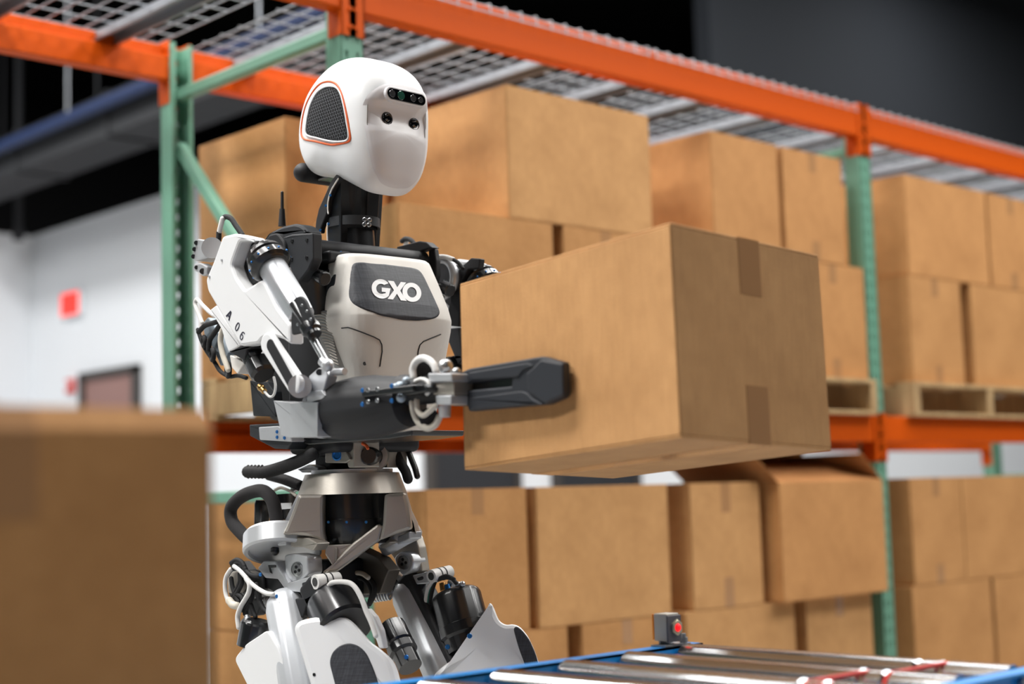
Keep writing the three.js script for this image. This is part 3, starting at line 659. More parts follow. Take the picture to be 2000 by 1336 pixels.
// ---- neck
const neck = part('neck', 'black neck column');
{
  const nz = onX(690, 437, MX).z;
  mesh('neck_tube', cyl(onX(674, 490, 1.75), onX(681, 325, 1.75), .0195, .0195, 28), M.blkMatte, neck);
  mesh('neck_plate', bar(onX(712, 505, 1.80), onX(724, 325, 1.80), .03, .032, .003), M.blk, neck);
  mesh('neck_plate', bar(onX(728, 500, 1.825), onX(738, 345, 1.825), .018, .02, .003), M.blkMatte, neck);
  mesh('neck_cover', plateX(list(D7, 385, 100, 300, 200, 230, 360, 140, 560, 108, 700, 92, 860, 160, 860, 170, 790, 240, 620, 265, 430, 330, 280, 400, 170), 1.712, .012), M.blkMatte, neck);
  mesh('neck_panel', plateX(list(D7, 395, 170, 330, 290, 268, 430, 245, 640, 245, 1010, 420, 1010, 420, 170), 1.722, .05), M.blk, neck);
  mesh('neck_cable', tube(path(D7, 1.71, 385, 185, 300, 330, 262, 460, 256, 560, 262, 620), .0015, 30, 6), M.cable, neck);
  mesh('neck_cable', tube(path(D7, 1.71, 252, 740, 250, 860, 256, 1000), .0015, 20, 6), M.cable, neck);
  mesh('neck_cable', tube(path(D7, 1.79, 610, 410, 632, 500, 632, 610, 628, 780), .003, 20, 6), M.cableCream, neck);
  mesh('neck_cable', tube(path(D7, 1.79, 625, 290, 670, 330, 680, 420, 660, 560), .002, 20, 6), M.blk, neck);
  const c = onX(690, 438, MX), ring = [[.0475, -.009], [.0515, -.009], [.0515, .009], [.0475, .009], [.0475, -.009]];
  mesh('collar_strap', lathe(ring, V(c.x, c.y, nz), V(c.x, c.y + 1, nz), 40), M.blkGrey, neck, 'dark collar strap');
  for (const [x, y] of [[218, 620], [218, 682], [715, 694], [778, 700], [710, 754], [770, 760]]) { const p = PX(D7, x, y, 1.725); mesh('screw', lathe([[0, 0], [.0042, 0], [.0042, .002], [.003, .003], [.0028, .0012], [0, .0012]], p, p.clone().add(V(-.72, 0, .69)), 14), M.steel, neck); }
  screws(neck, M.screwBlue, .0028, V(-.8, 0, .6), ...path(D7, 1.71, 288, 392, 232, 520, 265, 748, 165, 825, 165, 945, 265, 990));
  mesh('neck_base', [cyl(V(c.x, onX(690, 505, MX).y - .02, nz), V(c.x, onX(690, 452, MX).y, nz), .044, .04, 32), box(c.x - .05, c.x + .05, EYE + .43, EYE + .475, nz - .05, nz + .05, .006)], M.blk, neck);
  mesh('neck_link', plateX(list(D7, 290, 1080, 340, 1060, 430, 1085, 540, 1160, 480, 1200, 310, 1215, 260, 1180), 1.69, .02), M.blkMatte, neck);
  screws(neck, M.screwBlue, .0026, V(-1, 0, 0), ...path(D7, 1.689, 340, 1080, 420, 1100, 320, 1185, 515, 1150));
  screws(neck, M.steel, .003, V(-.7, 0, .7), ...path(D7, 1.775, 660, 1100, 760, 1095)); screws(neck, M.screwBlue, .003, V(-.7, 0, .7), ...path(D7, 1.775, 710, 1100));
}

// ---- torso
const torso = part('torso', 'white chest with a dark name panel');
const CH = 3.6; // squareness of the chest sections
const chestRow = (y) => { // half width, half depth, centre z by height above the eye level
  const t = [[.112, .088, .05, -2.225], [.17, .098, .055, -2.217], [.25, .112, .06, -2.212], [.315, .124, .066, -2.208], [.335, .125, .068, -2.207], [.36, .122, .065, -2.211], [.41, .112, .056, -2.222], [.448, .104, .048, -2.231], [.458, .1, .044, -2.234]];
  let i = 0; while (i < t.length - 2 && y > t[i + 1][0]) i++;
  const k = Math.max(0, Math.min(1, (y - t[i][0]) / (t[i + 1][0] - t[i][0])));
  return [1, 2, 3].map(c => t[i][c] + (t[i + 1][c] - t[i][c]) * k);
};
const chestZ = (x, y) => { const [w, d, c] = chestRow(y); return c + d * Math.pow(Math.max(0, 1 - Math.pow(Math.min(1, Math.abs(x) / w), CH)), 1 / CH); };
{
  const pos = [], idx = [], N = 96, ys = []; for (let y = .112; y <= .4581; y += .0045) ys.push(y);
  ys.forEach((y, j) => { const [w, d, c] = chestRow(y); const k = j === ys.length - 1 ? .97 : 1; for (let i = 0; i <= N; i++) { const a = i / N * 2 * Math.PI, cs = Math.cos(a), sn = Math.sin(a); pos.push(MX + Math.sign(cs) * w * k * Math.pow(Math.abs(cs), 2 / CH), EYE + y, c + Math.sign(sn) * d * k * Math.pow(Math.abs(sn), 2 / CH)); } });
  for (let j = 0; j < ys.length - 1; j++) for (let i = 0; i < N; i++) { const a = j * (N + 1) + i, b = a + N + 1; idx.push(a, b, a + 1, b, b + 1, a + 1); }
  const top = pos.length / 3, lastRow = (ys.length - 1) * (N + 1); pos.push(MX, EYE + .459, -2.234); for (let i = 0; i < N; i++) idx.push(lastRow + i, top, lastRow + i + 1);
  const bot = pos.length / 3; pos.push(MX, EYE + .112, -2.225); for (let i = 0; i < N; i++) idx.push(i, i + 1, bot);
  const g = new THREE.BufferGeometry(); g.setAttribute('position', new THREE.Float32BufferAttribute(pos, 3)); g.setIndex(idx);
  mesh('chest_shell', toCreasedNormals(g, .5), M.chest, torso, 'off-white chest shell');
  // pixels -> chest surface
  const onChest = ([px, py]) => { let z = -2.16; for (let i = 0; i < 12; i++) { const p = onZ(px, py, z); z = .5 * z + .5 * chestZ(p.x - MX, p.y - EYE); } const p = onZ(px, py, z); return [p.x - MX, p.y - EYE]; };
  const outline = roundPoly(list(C3, 385, 330, 450, 318, 700, 340, 920, 368, 975, 385, 1010, 430, 1100, 620, 1160, 760, 1140, 800, 1080, 822, 950, 834, 820, 826, 640, 790, 480, 735, 390, 690, 350, 640, 345, 580, 365, 430).map(onChest), .008);
  const bend = (g, e) => { const p = g.attributes.position; for (let i = 0; i < p.count; i++) p.setZ(i, chestZ(p.getX(i), p.getY(i)) + e + p.getZ(i)); g.translate(MX, EYE, 0); g.computeVertexNormals(); return g; };
  const cx = outline.reduce((a, p) => a + p[0], 0) / outline.length, cy = outline.reduce((a, p) => a + p[1], 0) / outline.length;
  const fan = (poly, K, e, lip) => { const pp = [], ii = [], n = poly.length; for (let j = 0; j <= K; j++) for (let i = 0; i <= n; i++) { const s = j / K, q = poly[i % n], x = cx + (q[0] - cx) * s, y = cy + (q[1] - cy) * s; pp.push(MX + x, EYE + y, chestZ(x, y) + e - (j === K ? lip : 0)); } for (let j = 0; j < K; j++) for (let i = 0; i < n; i++) { const a = j * (n + 1) + i, b = a + n + 1; ii.push(a, b, a + 1, b, b + 1, a + 1); } const g2 = new THREE.BufferGeometry(); g2.setAttribute('position', new THREE.Float32BufferAttribute(pp, 3)); g2.setIndex(THREE.ShapeUtils.area(poly.map(p => new THREE.Vector2(...p))) > 0 ? ii : ii.reverse()); g2.computeVertexNormals(); return g2; };
  mesh('name_panel', fan(outline, 30, .0016, .0025), M.panel, torso, 'dark woven name panel');
  // the letters G X O
  const letters = [];
  const gp = (x, y) => onChest(C3(x, y));
  const arc = (cx, cy, rx, ry, a0, a1, n) => Array.from({ length: n + 1 }, (_, i) => { const a = a0 + (a1 - a0) * i / n; return [cx + Math.cos(a) * rx, cy - Math.sin(a) * ry]; });
  const sh = (pts, holes = []) => { // pixel outline (crop of the chest) sheared with the print, triangulated finely
    const s = shapeOf(pts.map(p => gp(...p)), holes.map(h => h.map(p => gp(...p)))); return clean(new THREE.ShapeGeometry(s, 8));
  };
  const T_ = (x, y) => [x, y + (x - 765) * .105];
  const G = arc(636, 568, 84, 84, .72, 5.6, 26).concat([[717, 556], [640, 556], [640, 592], [676, 592], [672, 604]], arc(636, 568, 44, 44, 5.28, .98, 22));
  letters.push(sh(G.map(p => T_(...p))));
  letters.push(sh([[692, 490], [745, 490], [775, 540], [806, 490], [852, 490], [800, 566], [858, 650], [806, 650], [772, 596], [738, 650], [690, 650], [746, 568]].map(p => T_(...p))));
  letters.push(sh(arc(902, 570, 82, 83, 0, 2 * Math.PI, 40).slice(0, -1).map(p => T_(...p)), [arc(902, 570, 41, 45, 0, 2 * Math.PI, 32).slice(0, -1).map(p => T_(...p))]));
  for (const l of letters) mesh('printed_letter', bend(l, .0028), M.print, torso, 'white printed letter');
  // panel grooves of the lower chest, their shade laid on as dark strips
  const seam = (...xy) => { const q = list(C3, ...xy), pts = q.flatMap((p, i) => i + 1 < q.length ? [0, .2, .4, .6, .8].map(t => [p[0] + (q[i + 1][0] - p[0]) * t, p[1] + (q[i + 1][1] - p[1]) * t]) : [p]).map(onChest).map(([x, y]) => V(MX + x, EYE + y, chestZ(x, y) + .0006)); mesh('groove_shade', new THREE.TubeGeometry(new THREE.CatmullRomCurve3(pts), 90, .0011, 6), M.blkMatte, torso); };
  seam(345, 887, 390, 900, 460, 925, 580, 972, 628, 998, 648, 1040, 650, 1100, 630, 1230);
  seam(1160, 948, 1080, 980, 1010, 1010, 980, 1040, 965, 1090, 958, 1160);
  { const [x, y] = onChest(C3(498, 1203)); const p = V(MX + x, EYE + y, chestZ(x, y)); mesh('chest_screw', cyl(p, p.clone().add(V(0, 0, .0012)), .0034, .0034, 16), M.blkGrey, torso); }
  // inner frame, sides, shoulder beam
  mesh('torso_core', box(MX - .1, MX + .1, EYE + .09, EYE + .44, -2.40, -2.24, .012), M.blkMatte, torso, 'black inner frame');
  mesh('side_panel', plateX(list(C3, 120, 590, 190, 480, 235, 420, 240, 520, 200, 700, 190, 730, 115, 735), 1.655, .03), M.blkGrey, torso);
  const ribs = plateX(list(C3, 45, 752, 185, 735, 205, 860, 235, 1050, 285, 1260, 250, 1260, 150, 1120, 90, 960), 1.648, .03);
  mesh('ribbed_panel', ribs, std({ color: 0x8f8f8d, roughness: .5, metalness: .3 }), torso, 'grey ribbed side panel');
  for (let k = 0; k < 17; k++) { const y0 = 748 + k * 27; mesh('rib', tube(path(C3, 1.648, 50 + k * 9 + (k > 8 ? (k - 8) * 4 : 0), y0 + 4, 120 + k * 6, y0 + 6, 186 + k * 5.3, y0 + 32), .0011, 10, 5), M.alu, torso); }
  mesh('shoulder_beam', [cyl(V(MX - .14, EYE + .468, -2.27), V(MX + .14, EYE + .468, -2.27), .019, .019, 24), box(MX - .12, MX + .12, EYE + .44, EYE + .462, -2.33, -2.23, .006)], M.blkMatte, torso);
  mesh('back_box', box(MX - .085, MX + .085, EYE + .16, EYE + .46, -2.50, -2.39, .02), M.blkMatte, torso);
  { const a = onX(551, 442, 1.66), b = onX(551, 408, 1.66), c = onX(551, 376, 1.66); mesh('antenna', [cyl(a, b, .0075, .005, 12), cyl(b, c, .0034, .003, 10), ball(c, .003, 8)], M.blkMatte, torso, 'short black antenna'); }
}

// ---- right arm (turned to the camera); the left arm mirrors it
const armParts = [];
const rightArm = part('right_arm', 'white right arm with black forearm and hand');
const leftArm = part('left_arm', 'left arm on the far side of the carton');
const arm = (name, geos, mat, label, both = true) => { const m = mesh(name, geos, mat, rightArm, label); if (both) armParts.push(m); return m; };
const armScrews = (mat, r, n, ...pts) => pts.forEach(p => arm('screw', cyl(p, p.clone().addScaledVector(n, .002), r, r * .8, 8), mat));
{
  // shoulder housing
  arm('shoulder_housing', plateX(list(C2, 640, 345, 700, 325, 836, 316, 838, 490, 808, 560, 745, 640, 715, 610, 668, 500), 1.592, .022, { bevel: .003 }), M.blkGrey, 'dark grey shoulder housing', false);
  arm('shoulder_disc', plateX(list(C2, 548, 330, 605, 316, 650, 375, 664, 470, 645, 545, 590, 500, 540, 420), 1.585, .02, { bevel: .003, round: .008 }), M.blkMatte, undefined, false);
  arm('shoulder_cap', plateX(list(C2, 500, 395, 560, 310, 640, 272, 720, 255, 765, 268, 805, 312, 640, 345, 560, 330, 520, 400), 1.60, .035, { bevel: .005, round: .008 }), M.blkGrey, undefined, false);
  path(C2, 1.592, 705, 370, 800, 364, 702, 488, 800, 480).forEach(p => arm('screw', cyl(p, p.clone().addScaledVector(NX, .002), .0042, .0034, 8), M.blk, undefined, false));
  arm('shoulder_lower', [cyl(PX(C2, 800, 560, 1.64), PX(C2, 830, 820, 1.66), .045, .05, 28)], M.blk);
  arm('connector', lathe([[0, 0], [.010, 0], [.0115, .004], [.0135, .022], [.0135, .03], [.011, .032], [0, .032]], PX(C2, 858, 588, 1.62), PX(C2, 950, 632, 1.62), 20), M.blk);
  // white upper arm shell with a notch for the shoulder motor
  arm('upper_arm_shell', plateX(list(C2, 248, 338, 325, 320, 440, 345, 468, 365, 455, 378, 358, 372, 312, 500, 305, 530, 338, 612, 392, 690, 425, 668, 498, 622, 524, 640, 600, 800, 690, 915, 690, 1045, 640, 1010, 560, 985, 505, 1005, 478, 1040, 430, 1046, 366, 1056, 262, 890, 150, 695, 138, 622, 190, 500), 1.487, .03, { bevel: .005, round: .006 }), M.shell, 'white upper arm shell');
  arm('upper_arm_inner', plateX(list(C2, 350, 372, 480, 380, 560, 520, 500, 620, 400, 690, 330, 610, 300, 520), 1.515, .02), M.blkMatte);
  armScrews(M.aluLight, .003, NX, ...path(C2, 1.487, 246, 495, 165, 602));
  // shoulder motor, silver barrel, piston
  const a0 = onX(509, 487, 1.512), a1 = onX(531, 521, 1.512), ax = a1.clone().sub(a0).normalize();
  const at = (t) => a1.clone().addScaledVector(ax, t);
  arm('shoulder_motor', lathe([[0, 0], [.026, 0], [.028, .003], [.028, .008], [.034, .012], [.036, .02], [.033, .024], [.0385, .029], [.0385, .042], [.034, .047], [.027, .05], [0, .05]], at(-.045), at(1), 40), M.blk, 'glossy black shoulder motor');
  for (let k = 0; k < 12; k++) { const q = new THREE.Quaternion().setFromUnitVectors(V(0, 1, 0), ax); const p = V(Math.cos(k / 12 * 6.283) * .0385, 0, Math.sin(k / 12 * 6.283) * .0385).applyQuaternion(q).add(at(-.008)); arm('screw', ball(p, .0022, 8), M.screwBlue); }
  const b1 = PX(C2, 770, 870, 1.512); const bd = b1.clone().sub(a1).normalize(), bt = (t) => a1.clone().addScaledVector(bd, t), bl = b1.distanceTo(a1);
  arm('actuator_barrel', lathe([[0, 0], [.0235, 0], [.0255, .004], [.0255, bl - .03], [.0235, bl - .002], [.02, bl], [0, bl]], bt(-.002), bt(1), 36), M.barrel, 'silver actuator barrel');
  const c0 = PX(C2, 716, 775, 1.492), c1 = PX(C2, 835, 960, 1.498);
  arm('actuator_opening', plateX(list(C2, 705, 770, 725, 735, 760, 728, 790, 755, 835, 860, 840, 900, 800, 960, 700, 985, 694, 900), 1.4865, .006, { round: .006 }), M.blkMatte);
  arm('piston_body', lathe([[0, 0], [.009, 0], [.0105, .004], [.0105, .05], [.016, .053], [.0175, .058], [.0175, .068], [.013, .072], [.013, .078], [0, .078]], c0, c1, 28), M.blk);
  armScrews(M.steel, .0028, NX, ...path(C2, 1.481, 768, 790, 800, 828, 825, 880, 740, 915));
  arm('piston_rod', cyl(PX(C2, 820, 975, 1.50), PX(C2, 930, 1172, 1.505), .0066, .0066, 18), M.steel, 'steel piston rod');
  arm('rod_end', [ball(PX(C2, 935, 1180, 1.505), .011), cyl(PX(C2, 900, 1150, 1.503), PX(C2, 940, 1190, 1.505), .009, .009, 16)], M.aluLight);
  // lower link with the dark stripe
  const s0 = PX(C2, 548, 1038, 1.478), s1 = PX(C4, 515, 398, 1.478);
  const stad = (p, q, r, X, th, bev) => { const d = Math.atan2(q.y - p.y, -(q.z - p.z)); const o = []; for (let i = 0; i <= 14; i++) { const t = d + Math.PI / 2 + Math.PI * i / 14; o.push([-p.z + Math.cos(t) * r, p.y + Math.sin(t) * r]); } for (let i = 0; i <= 14; i++) { const t = d - Math.PI / 2 + Math.PI * i / 14; o.push([-q.z + Math.cos(t) * r, q.y + Math.sin(t) * r]); } return extrude(shapeOf(o), th, bev).applyMatrix4(new THREE.Matrix4().makeBasis(V(0, 0, -1), V(0, 1, 0), V(1, 0, 0)).setPosition(X, 0, 0)); };
  arm('elbow_link', stad(s0, s1, .0192, 1.474, .013, .004), M.shell, 'white elbow link');
  arm('link_inset', stad(PX(C4, 300, 62, 1.473), PX(C4, 478, 384, 1.473), .0102, 1.4725, .004, .0008), M.blkMatte, 'dark rounded inset');
  // lower arm drum
  arm('arm_drum', lathe([[0, 0], [.02, 0], [.0235, .004], [.0235, .02], [.0225, .022], [.0235, .024], [.0235, .05], [.019, .056], [0, .056]], PX(E1, 640, 330, 1.535), PX(E1, 770, 600, 1.535), 32), M.blk, 'black drum under the upper arm');
  arm('drum_plug', [cyl(PX(E1, 700, 640, 1.52), PX(E1, 745, 690, 1.52), .0055, .0055, 12), ball(PX(E1, 715, 655, 1.52), .007, 12)], M.gold);
  arm('plug_cable', tube(path(E1, 1.52, 745, 690, 800, 740, 835, 720, 850, 640, 835, 560), .0024, 24, 8), M.cable);
  arm('arm_underside', plateX(list(E1, 415, 320, 520, 265, 640, 240, 680, 260, 580, 300, 560, 405), 1.51, .03), M.blkMatte);
  arm('arm_tray', plateX(list(E1, 420, 350, 560, 420, 495, 530, 440, 470), 1.52, .03), M.chest);
  // elbow yoke
  arm('elbow_yoke', plateX(list(C4, 330, 545, 470, 560, 620, 548, 622, 465, 745, 455, 780, 500, 715, 570, 715, 862, 480, 868, 400, 850), 1.512, .045, { bevel: .001, round: .001 }), M.aluLight, 'machined elbow yoke');
  arm('elbow_block', plateX(list(C4, 472, 566, 618, 556, 712, 560, 712, 858, 482, 866), 1.507, .01, { bevel: .001, round: .001 }), M.aluLight);
  arm('elbow_clevis', plateX(list(C4, 636, 330, 720, 258, 785, 268, 800, 330, 760, 460, 640, 470), 1.515, .022), M.aluLight);
  arm('clevis_arm', cyl(PX(C4, 800, 300, 1.53), PX(C4, 950, 292, 1.53), .006, .006, 14), M.aluLight);
  arm('clevis_hole_shade', cyl(PX(C4, 728, 298, 1.517), PX(C4, 728, 298, 1.512), .0055, .0055, 16), M.blkGrey);  // dark disc standing for the shade inside the clevis hole
  arm('elbow_joint', cyl(PX(C4, 560, 420, 1.48), PX(C4, 560, 420, 1.58), .02, .02, 28), M.aluLight);
  // forearm
  const f0 = PX(C4, 770, 645, 1.555), f1 = PX(C4, 1520, 560, 1.572), fl = f0.distanceTo(f1);
  arm('forearm_flange', lathe([[0, -.012], [.043, -.012], [.0455, -.008], [.0455, .002], [0, .002]], f0, f1, 40), M.aluLight);
  arm('forearm_sleeve', lathe([[0, 0], [.0435, 0], [.0455, .004], [.05, fl * .22], [.0535, fl * .42], [.0525, fl * .62], [.046, fl * .85], [.04, fl * .99], [.036, fl], [0, fl]], f0, f1, 48), M.blkMatte, 'black forearm sleeve');
  const outF = (x, y) => PX(C4, x, y, 1.518);
  arm('forearm_bar', bar(outF(1110, 490), PX(C4, 1560, 435, 1.52), .007, .010, .002), M.blk);
  armScrews(M.screwBlue, .0042, NX, outF(862, 490), outF(866, 612), ...path(C4, 1.508, 1104, 456, 1104, 578), ...path(C4, 1.514, 1360, 418, 1360, 546));
  for (const [x, y] of [[1155, 455], [1235, 446], [1155, 556], [1235, 545]]) { const p = PX(C4, x, y, 1.508); arm('screw', lathe([[0, 0], [.0036, 0], [.0036, .002], [.0026, .0026], [.0022, .001], [0, .001]], p, p.clone().add(NX), 12), M.steel); }
  // wrist: blocks, pins and cable loops
  arm('wrist_plate', plateX(list(C5, 60, 425, 200, 405, 300, 400, 330, 430, 320, 470, 200, 490, 60, 510), 1.528, .04), M.blk);
  arm('wrist_core', cyl(PX(C5, 120, 455, 1.572), PX(C5, 560, 440, 1.575), .026, .022, 24), M.blkMatte);
  arm('wrist_block', plateX(list(C5, 335, 306, 540, 306, 545, 378, 440, 382, 345, 392), 1.545, .055), M.aluLight, 'machined wrist block');
  arm('wrist_block', plateX(list(C5, 385, 384, 560, 380, 565, 495, 380, 495), 1.551, .045), M.alu);
  arm('wrist_block', plateX(list(C5, 398, 500, 540, 498, 536, 580, 408, 582), 1.545, .055), M.aluLight);
  arm('wrist_pin', [ball(PX(C5, 488, 250, 1.57), .0125), ball(PX(C5, 585, 300, 1.57), .008)], M.steel);
  arm('wrist_pin', [cyl(PX(C5, 480, 590, 1.56), PX(C5, 485, 690, 1.56), .011, .009, 18)], M.aluLight);
  arm('wrist_fitting', [ball(PX(C5, 95, 420, 1.53), .008), ball(PX(C5, 150, 375, 1.53), .007), ball(PX(C5, 105, 520, 1.53), .008), ball(PX(C5, 60, 425, 1.53), .006)], M.bluegrey);
  arm('cable_loop', tube(path(D5, 1.55, 205, 420, 195, 300, 240, 200, 330, 145, 430, 175, 500, 250, 530, 330), .0058, 40, 12), M.cable, 'white cable loop');
  arm('cable_loop', tube(path(D5, 1.56, 190, 790, 215, 950, 290, 1090, 400, 1160, 520, 1110, 580, 1000), .0056, 40, 12), M.cableCream, 'cream cable loop');
  arm('cable_loop', tube(path(D5, 1.545, 250, 760, 265, 900, 340, 975, 430, 920, 520, 840), .0045, 30, 10), M.cableCream);
  arm('cable_loop', tube(path(D5, 1.542, 230, 480, 330, 450, 420, 500, 440, 600, 400, 660), .0035, 30, 10), M.cable);
  for (const [x, y] of [[370, 340], [430, 1010]]) arm('wrist_motor', cyl(PX(D5, x, y, 1.565), PX(D5, x, y, 1.60), .016, .016, 20), M.blkMatte);
  // paddle hand pressed on the carton
  const hand = list(C5, 545, 335, 690, 266, 1250, 172, 1330, 160, 1512, 212, 1520, 480, 1500, 520, 1372, 578, 690, 640, 680, 592, 545, 590);
  const slot = list(C5, 600, 402, 1065, 346, 1065, 420, 620, 462);
  arm('hand_paddle', plateX(hand, 1.580, .016, { bevel: .003, round: .004, holes: [slot] }), M.hand, 'black paddle hand');
  arm('hand_backing', plateX(list(C5, 560, 350, 690, 285, 1260, 190, 1500, 225, 1500, 500, 1360, 565, 700, 640, 690, 585, 560, 580), 1.591, .006, { bevel: .001 }), M.blk);
  arm('fingertip_pad', plateX(list(C5, 1190, 310, 1318, 186, 1508, 220, 1512, 500, 1355, 572, 1205, 468), 1.576, .008, { bevel: .003 }), M.hand);
  arm('hand_rail', [plateX(list(C5, 690, 300, 1200, 215, 1255, 240, 1160, 285, 1120, 340, 700, 370), 1.5775, .006), plateX(list(C5, 690, 520, 1150, 460, 1200, 480, 1250, 530, 1340, 575, 700, 625)
    , 1.5775, .006)], M.hand);
  // rear shoulder bracket and cables
  arm('shoulder_bracket', plateX(list(D3, 110, 398, 270, 425, 335, 520, 305, 640, 200, 670, 60, 700, 42, 620, 75, 480), 1.555, .04), M.aluLight);
  for (const [x, y] of [[95, 452], [70, 540], [55, 640]]) arm('bracket_hole', cyl(PX(D3, x, y, 1.557), PX(D3, x, y, 1.553), .0045, .0045, 14), M.blkMatte);
  arm('bracket_tab', plateX(list(D3, 60, 740, 150, 728, 245, 780, 232, 880, 180, 912, 125, 860, 45, 830), 1.553, .02), M.aluLight);
  for (const [x, y, r] of [[95, 790, .0038], [180, 842, .0058]]) arm('tab_hole', cyl(PX(D3, x, y, 1.555), PX(D3, x, y, 1.551), r, r, 16), M.blk);
  arm('shoulder_pivot', cyl(PX(D3, 310, 520, 1.53), PX(D3, 310, 520, 1.60), .02, .02, 24), M.aluLight);
  arm('sleeved_cable', tube(path(D3, 1.55, 730, 350, 640, 220, 570, 120, 490, 95, 450, 130), .0052, 30, 10), M.rubber);
  arm('white_cable', tube(path(D3, 1.545, 455, 120, 435, 200, 405, 320), .0048, 20, 10), M.cable);
  arm('sleeved_cable', tube(path(D3, 1.545, 405, 310, 400, 400, 370, 500, 355, 600), .0052, 24, 10), M.rubber);
  // grommets and cables behind the upper arm
  arm('cable_guide', plateX(list(D4, 240, 395, 300, 480, 390, 640, 505, 865, 405, 1035, 300, 800, 190, 620, 170, 480), 1.565, .02), M.bluegrey);
  arm('arm_back_cover', plateX(list(D4, 270, 300, 350, 240, 430, 380, 560, 600, 655, 775, 510, 850, 470, 740, 420, 560), 1.53, .02), M.shell);
  for (const [x, y, r] of [[190, 715, .009], [302, 888, .0105], [505, 1085, .0125]]) { const p = PX(D4, x, y, 1.555); arm('grommet', new THREE.TorusGeometry(r, .0045, 10, 26).rotateY(Math.PI / 2 - .35).translate(p.x, p.y, p.z), M.rubber); }
  arm('grommet_strap', tube(path(D4, 1.56, 110, 560, 140, 660, 200, 800, 330, 990, 400, 1100, 520, 1170, 640, 1160, 740, 1190), .004, 40, 8), M.rubber);
  arm('white_cable', tube(path(D4, 1.545, 165, 470, 115, 340, 75, 210, 95, 165, 170, 240, 300, 360, 410, 410), .0042, 40, 10), M.cable);
  arm('white_cable', tube(path(D4, 1.54, 480, 480, 420, 600, 405, 720, 440, 900, 480, 1010, 505, 1085), .0052, 40, 10), M.cableCream);
  arm('sleeved_cable', tube(path(D4, 1.55, 120, 590, 200, 510, 320, 470, 420, 440), .005, 30, 10), M.rubber);
  arm('sleeved_cable', tube(path(D4, 1.552, 250, 820, 265, 700, 330, 600, 400, 500, 440, 430), .005, 30, 10), M.rubber);
  mesh('shoulder_top_plate', plateX(list(D6, 75, 112, 300, 55, 370, 65, 432, 122, 395, 128, 220, 190, 75, 178), 1.90, .02), M.blkMatte, leftArm);
  mesh('shoulder_side_plate', plateX(list(D6, 395, 130, 450, 130, 470, 250, 474, 400, 440, 545, 392, 400), 1.915, .012), M.blkMatte, leftArm);
  { const p = PX(D6, 535, 430, 1.965); mesh('shoulder_ring', new THREE.TorusGeometry(.036, .009, 14, 40).rotateY(Math.PI / 2).translate(p.x, p.y, p.z), M.aluLight, leftArm, 'silver shoulder ring'); mesh('shoulder_hub', cyl(p.clone().add(V(-.006, 0, 0)), p.clone().add(V(.02, 0, 0)), .032, .032, 32), M.darkGrey = std({ color: 0x55575b, metalness: .4, roughness: .5 }), leftArm); }
  mesh('shoulder_cable', tube(path(D6, 1.955, 480, 215, 560, 215, 640, 240), .005, 20, 10), M.cable, leftArm);
  mesh('shoulder_cable', tube(path(D6, 1.955, 640, 240, 690, 270, 740, 330), .004, 20, 10), M.rubber, leftArm);
  mesh('shoulder_bracket_plate', plateX(list(D6, 636, 350, 700, 338, 820, 225, 912, 232, 900, 330, 790, 340, 722, 450, 700, 915, 560, 900, 612, 640), 1.985, .014), M.blkMatte, leftArm, 'black bent bracket');
  mesh('arm_guard', plateX(list(D6, 560, 935, 700, 925, 735, 1250, 690, 1300, 600, 1080, 530, 970), 2.0, .012), M.darkGrey, leftArm);
  mesh('shoulder_latch', [bar(PX(D6, 495, 600, 1.95), PX(D6, 575, 455, 1.95), .006, .01), ball(PX(D6, 540, 560, 1.95), .006), ball(PX(D6, 520, 620, 1.955), .008)], M.steel, leftArm);
  for (const m of armParts) mesh(m.name, mirror(m.geometry), m.material, leftArm, m.userData.label);
}
{ // the mark on the upper arm
  const bold = await new FontLoader().loadAsync('fonts/droid/droid_sans_bold.typeface.json');
  const reg = await new FontLoader().loadAsync('fonts/droid/droid_sans_regular.typeface.json');
  const put = (txt, font, k, size, ang) => {
    const g = clean(new TextGeometry(txt, { font, size, depth: .0006, curveSegments: 5 })); g.computeBoundingBox(); const c = g.boundingBox.getCenter(V(0, 0, 0)); g.translate(-c.x, -c.y, 0);
    g.rotateZ(ang); const p = onX(k[0], k[1], 1.487);
    g.applyMatrix4(new THREE.Matrix4().makeBasis(V(0, 0, 1), V(0, 1, 0), V(-1, 0, 0)).setPosition(1.4868, p.y, p.z));
    mesh('printed_mark', g, M.ink, rightArm, 'dark printed character');
  };
  const a = PX(D4, 520, 370, 1.487), b = PX(D4, 690, 640, 1.487), ang = Math.atan2(b.y - a.y, b.z - a.z);
  put('A', bold, D4(522, 368), .0165, ang); put('0', reg, D4(628, 522), .0165, ang); put('6', reg, D4(690, 638), .0165, ang);
}

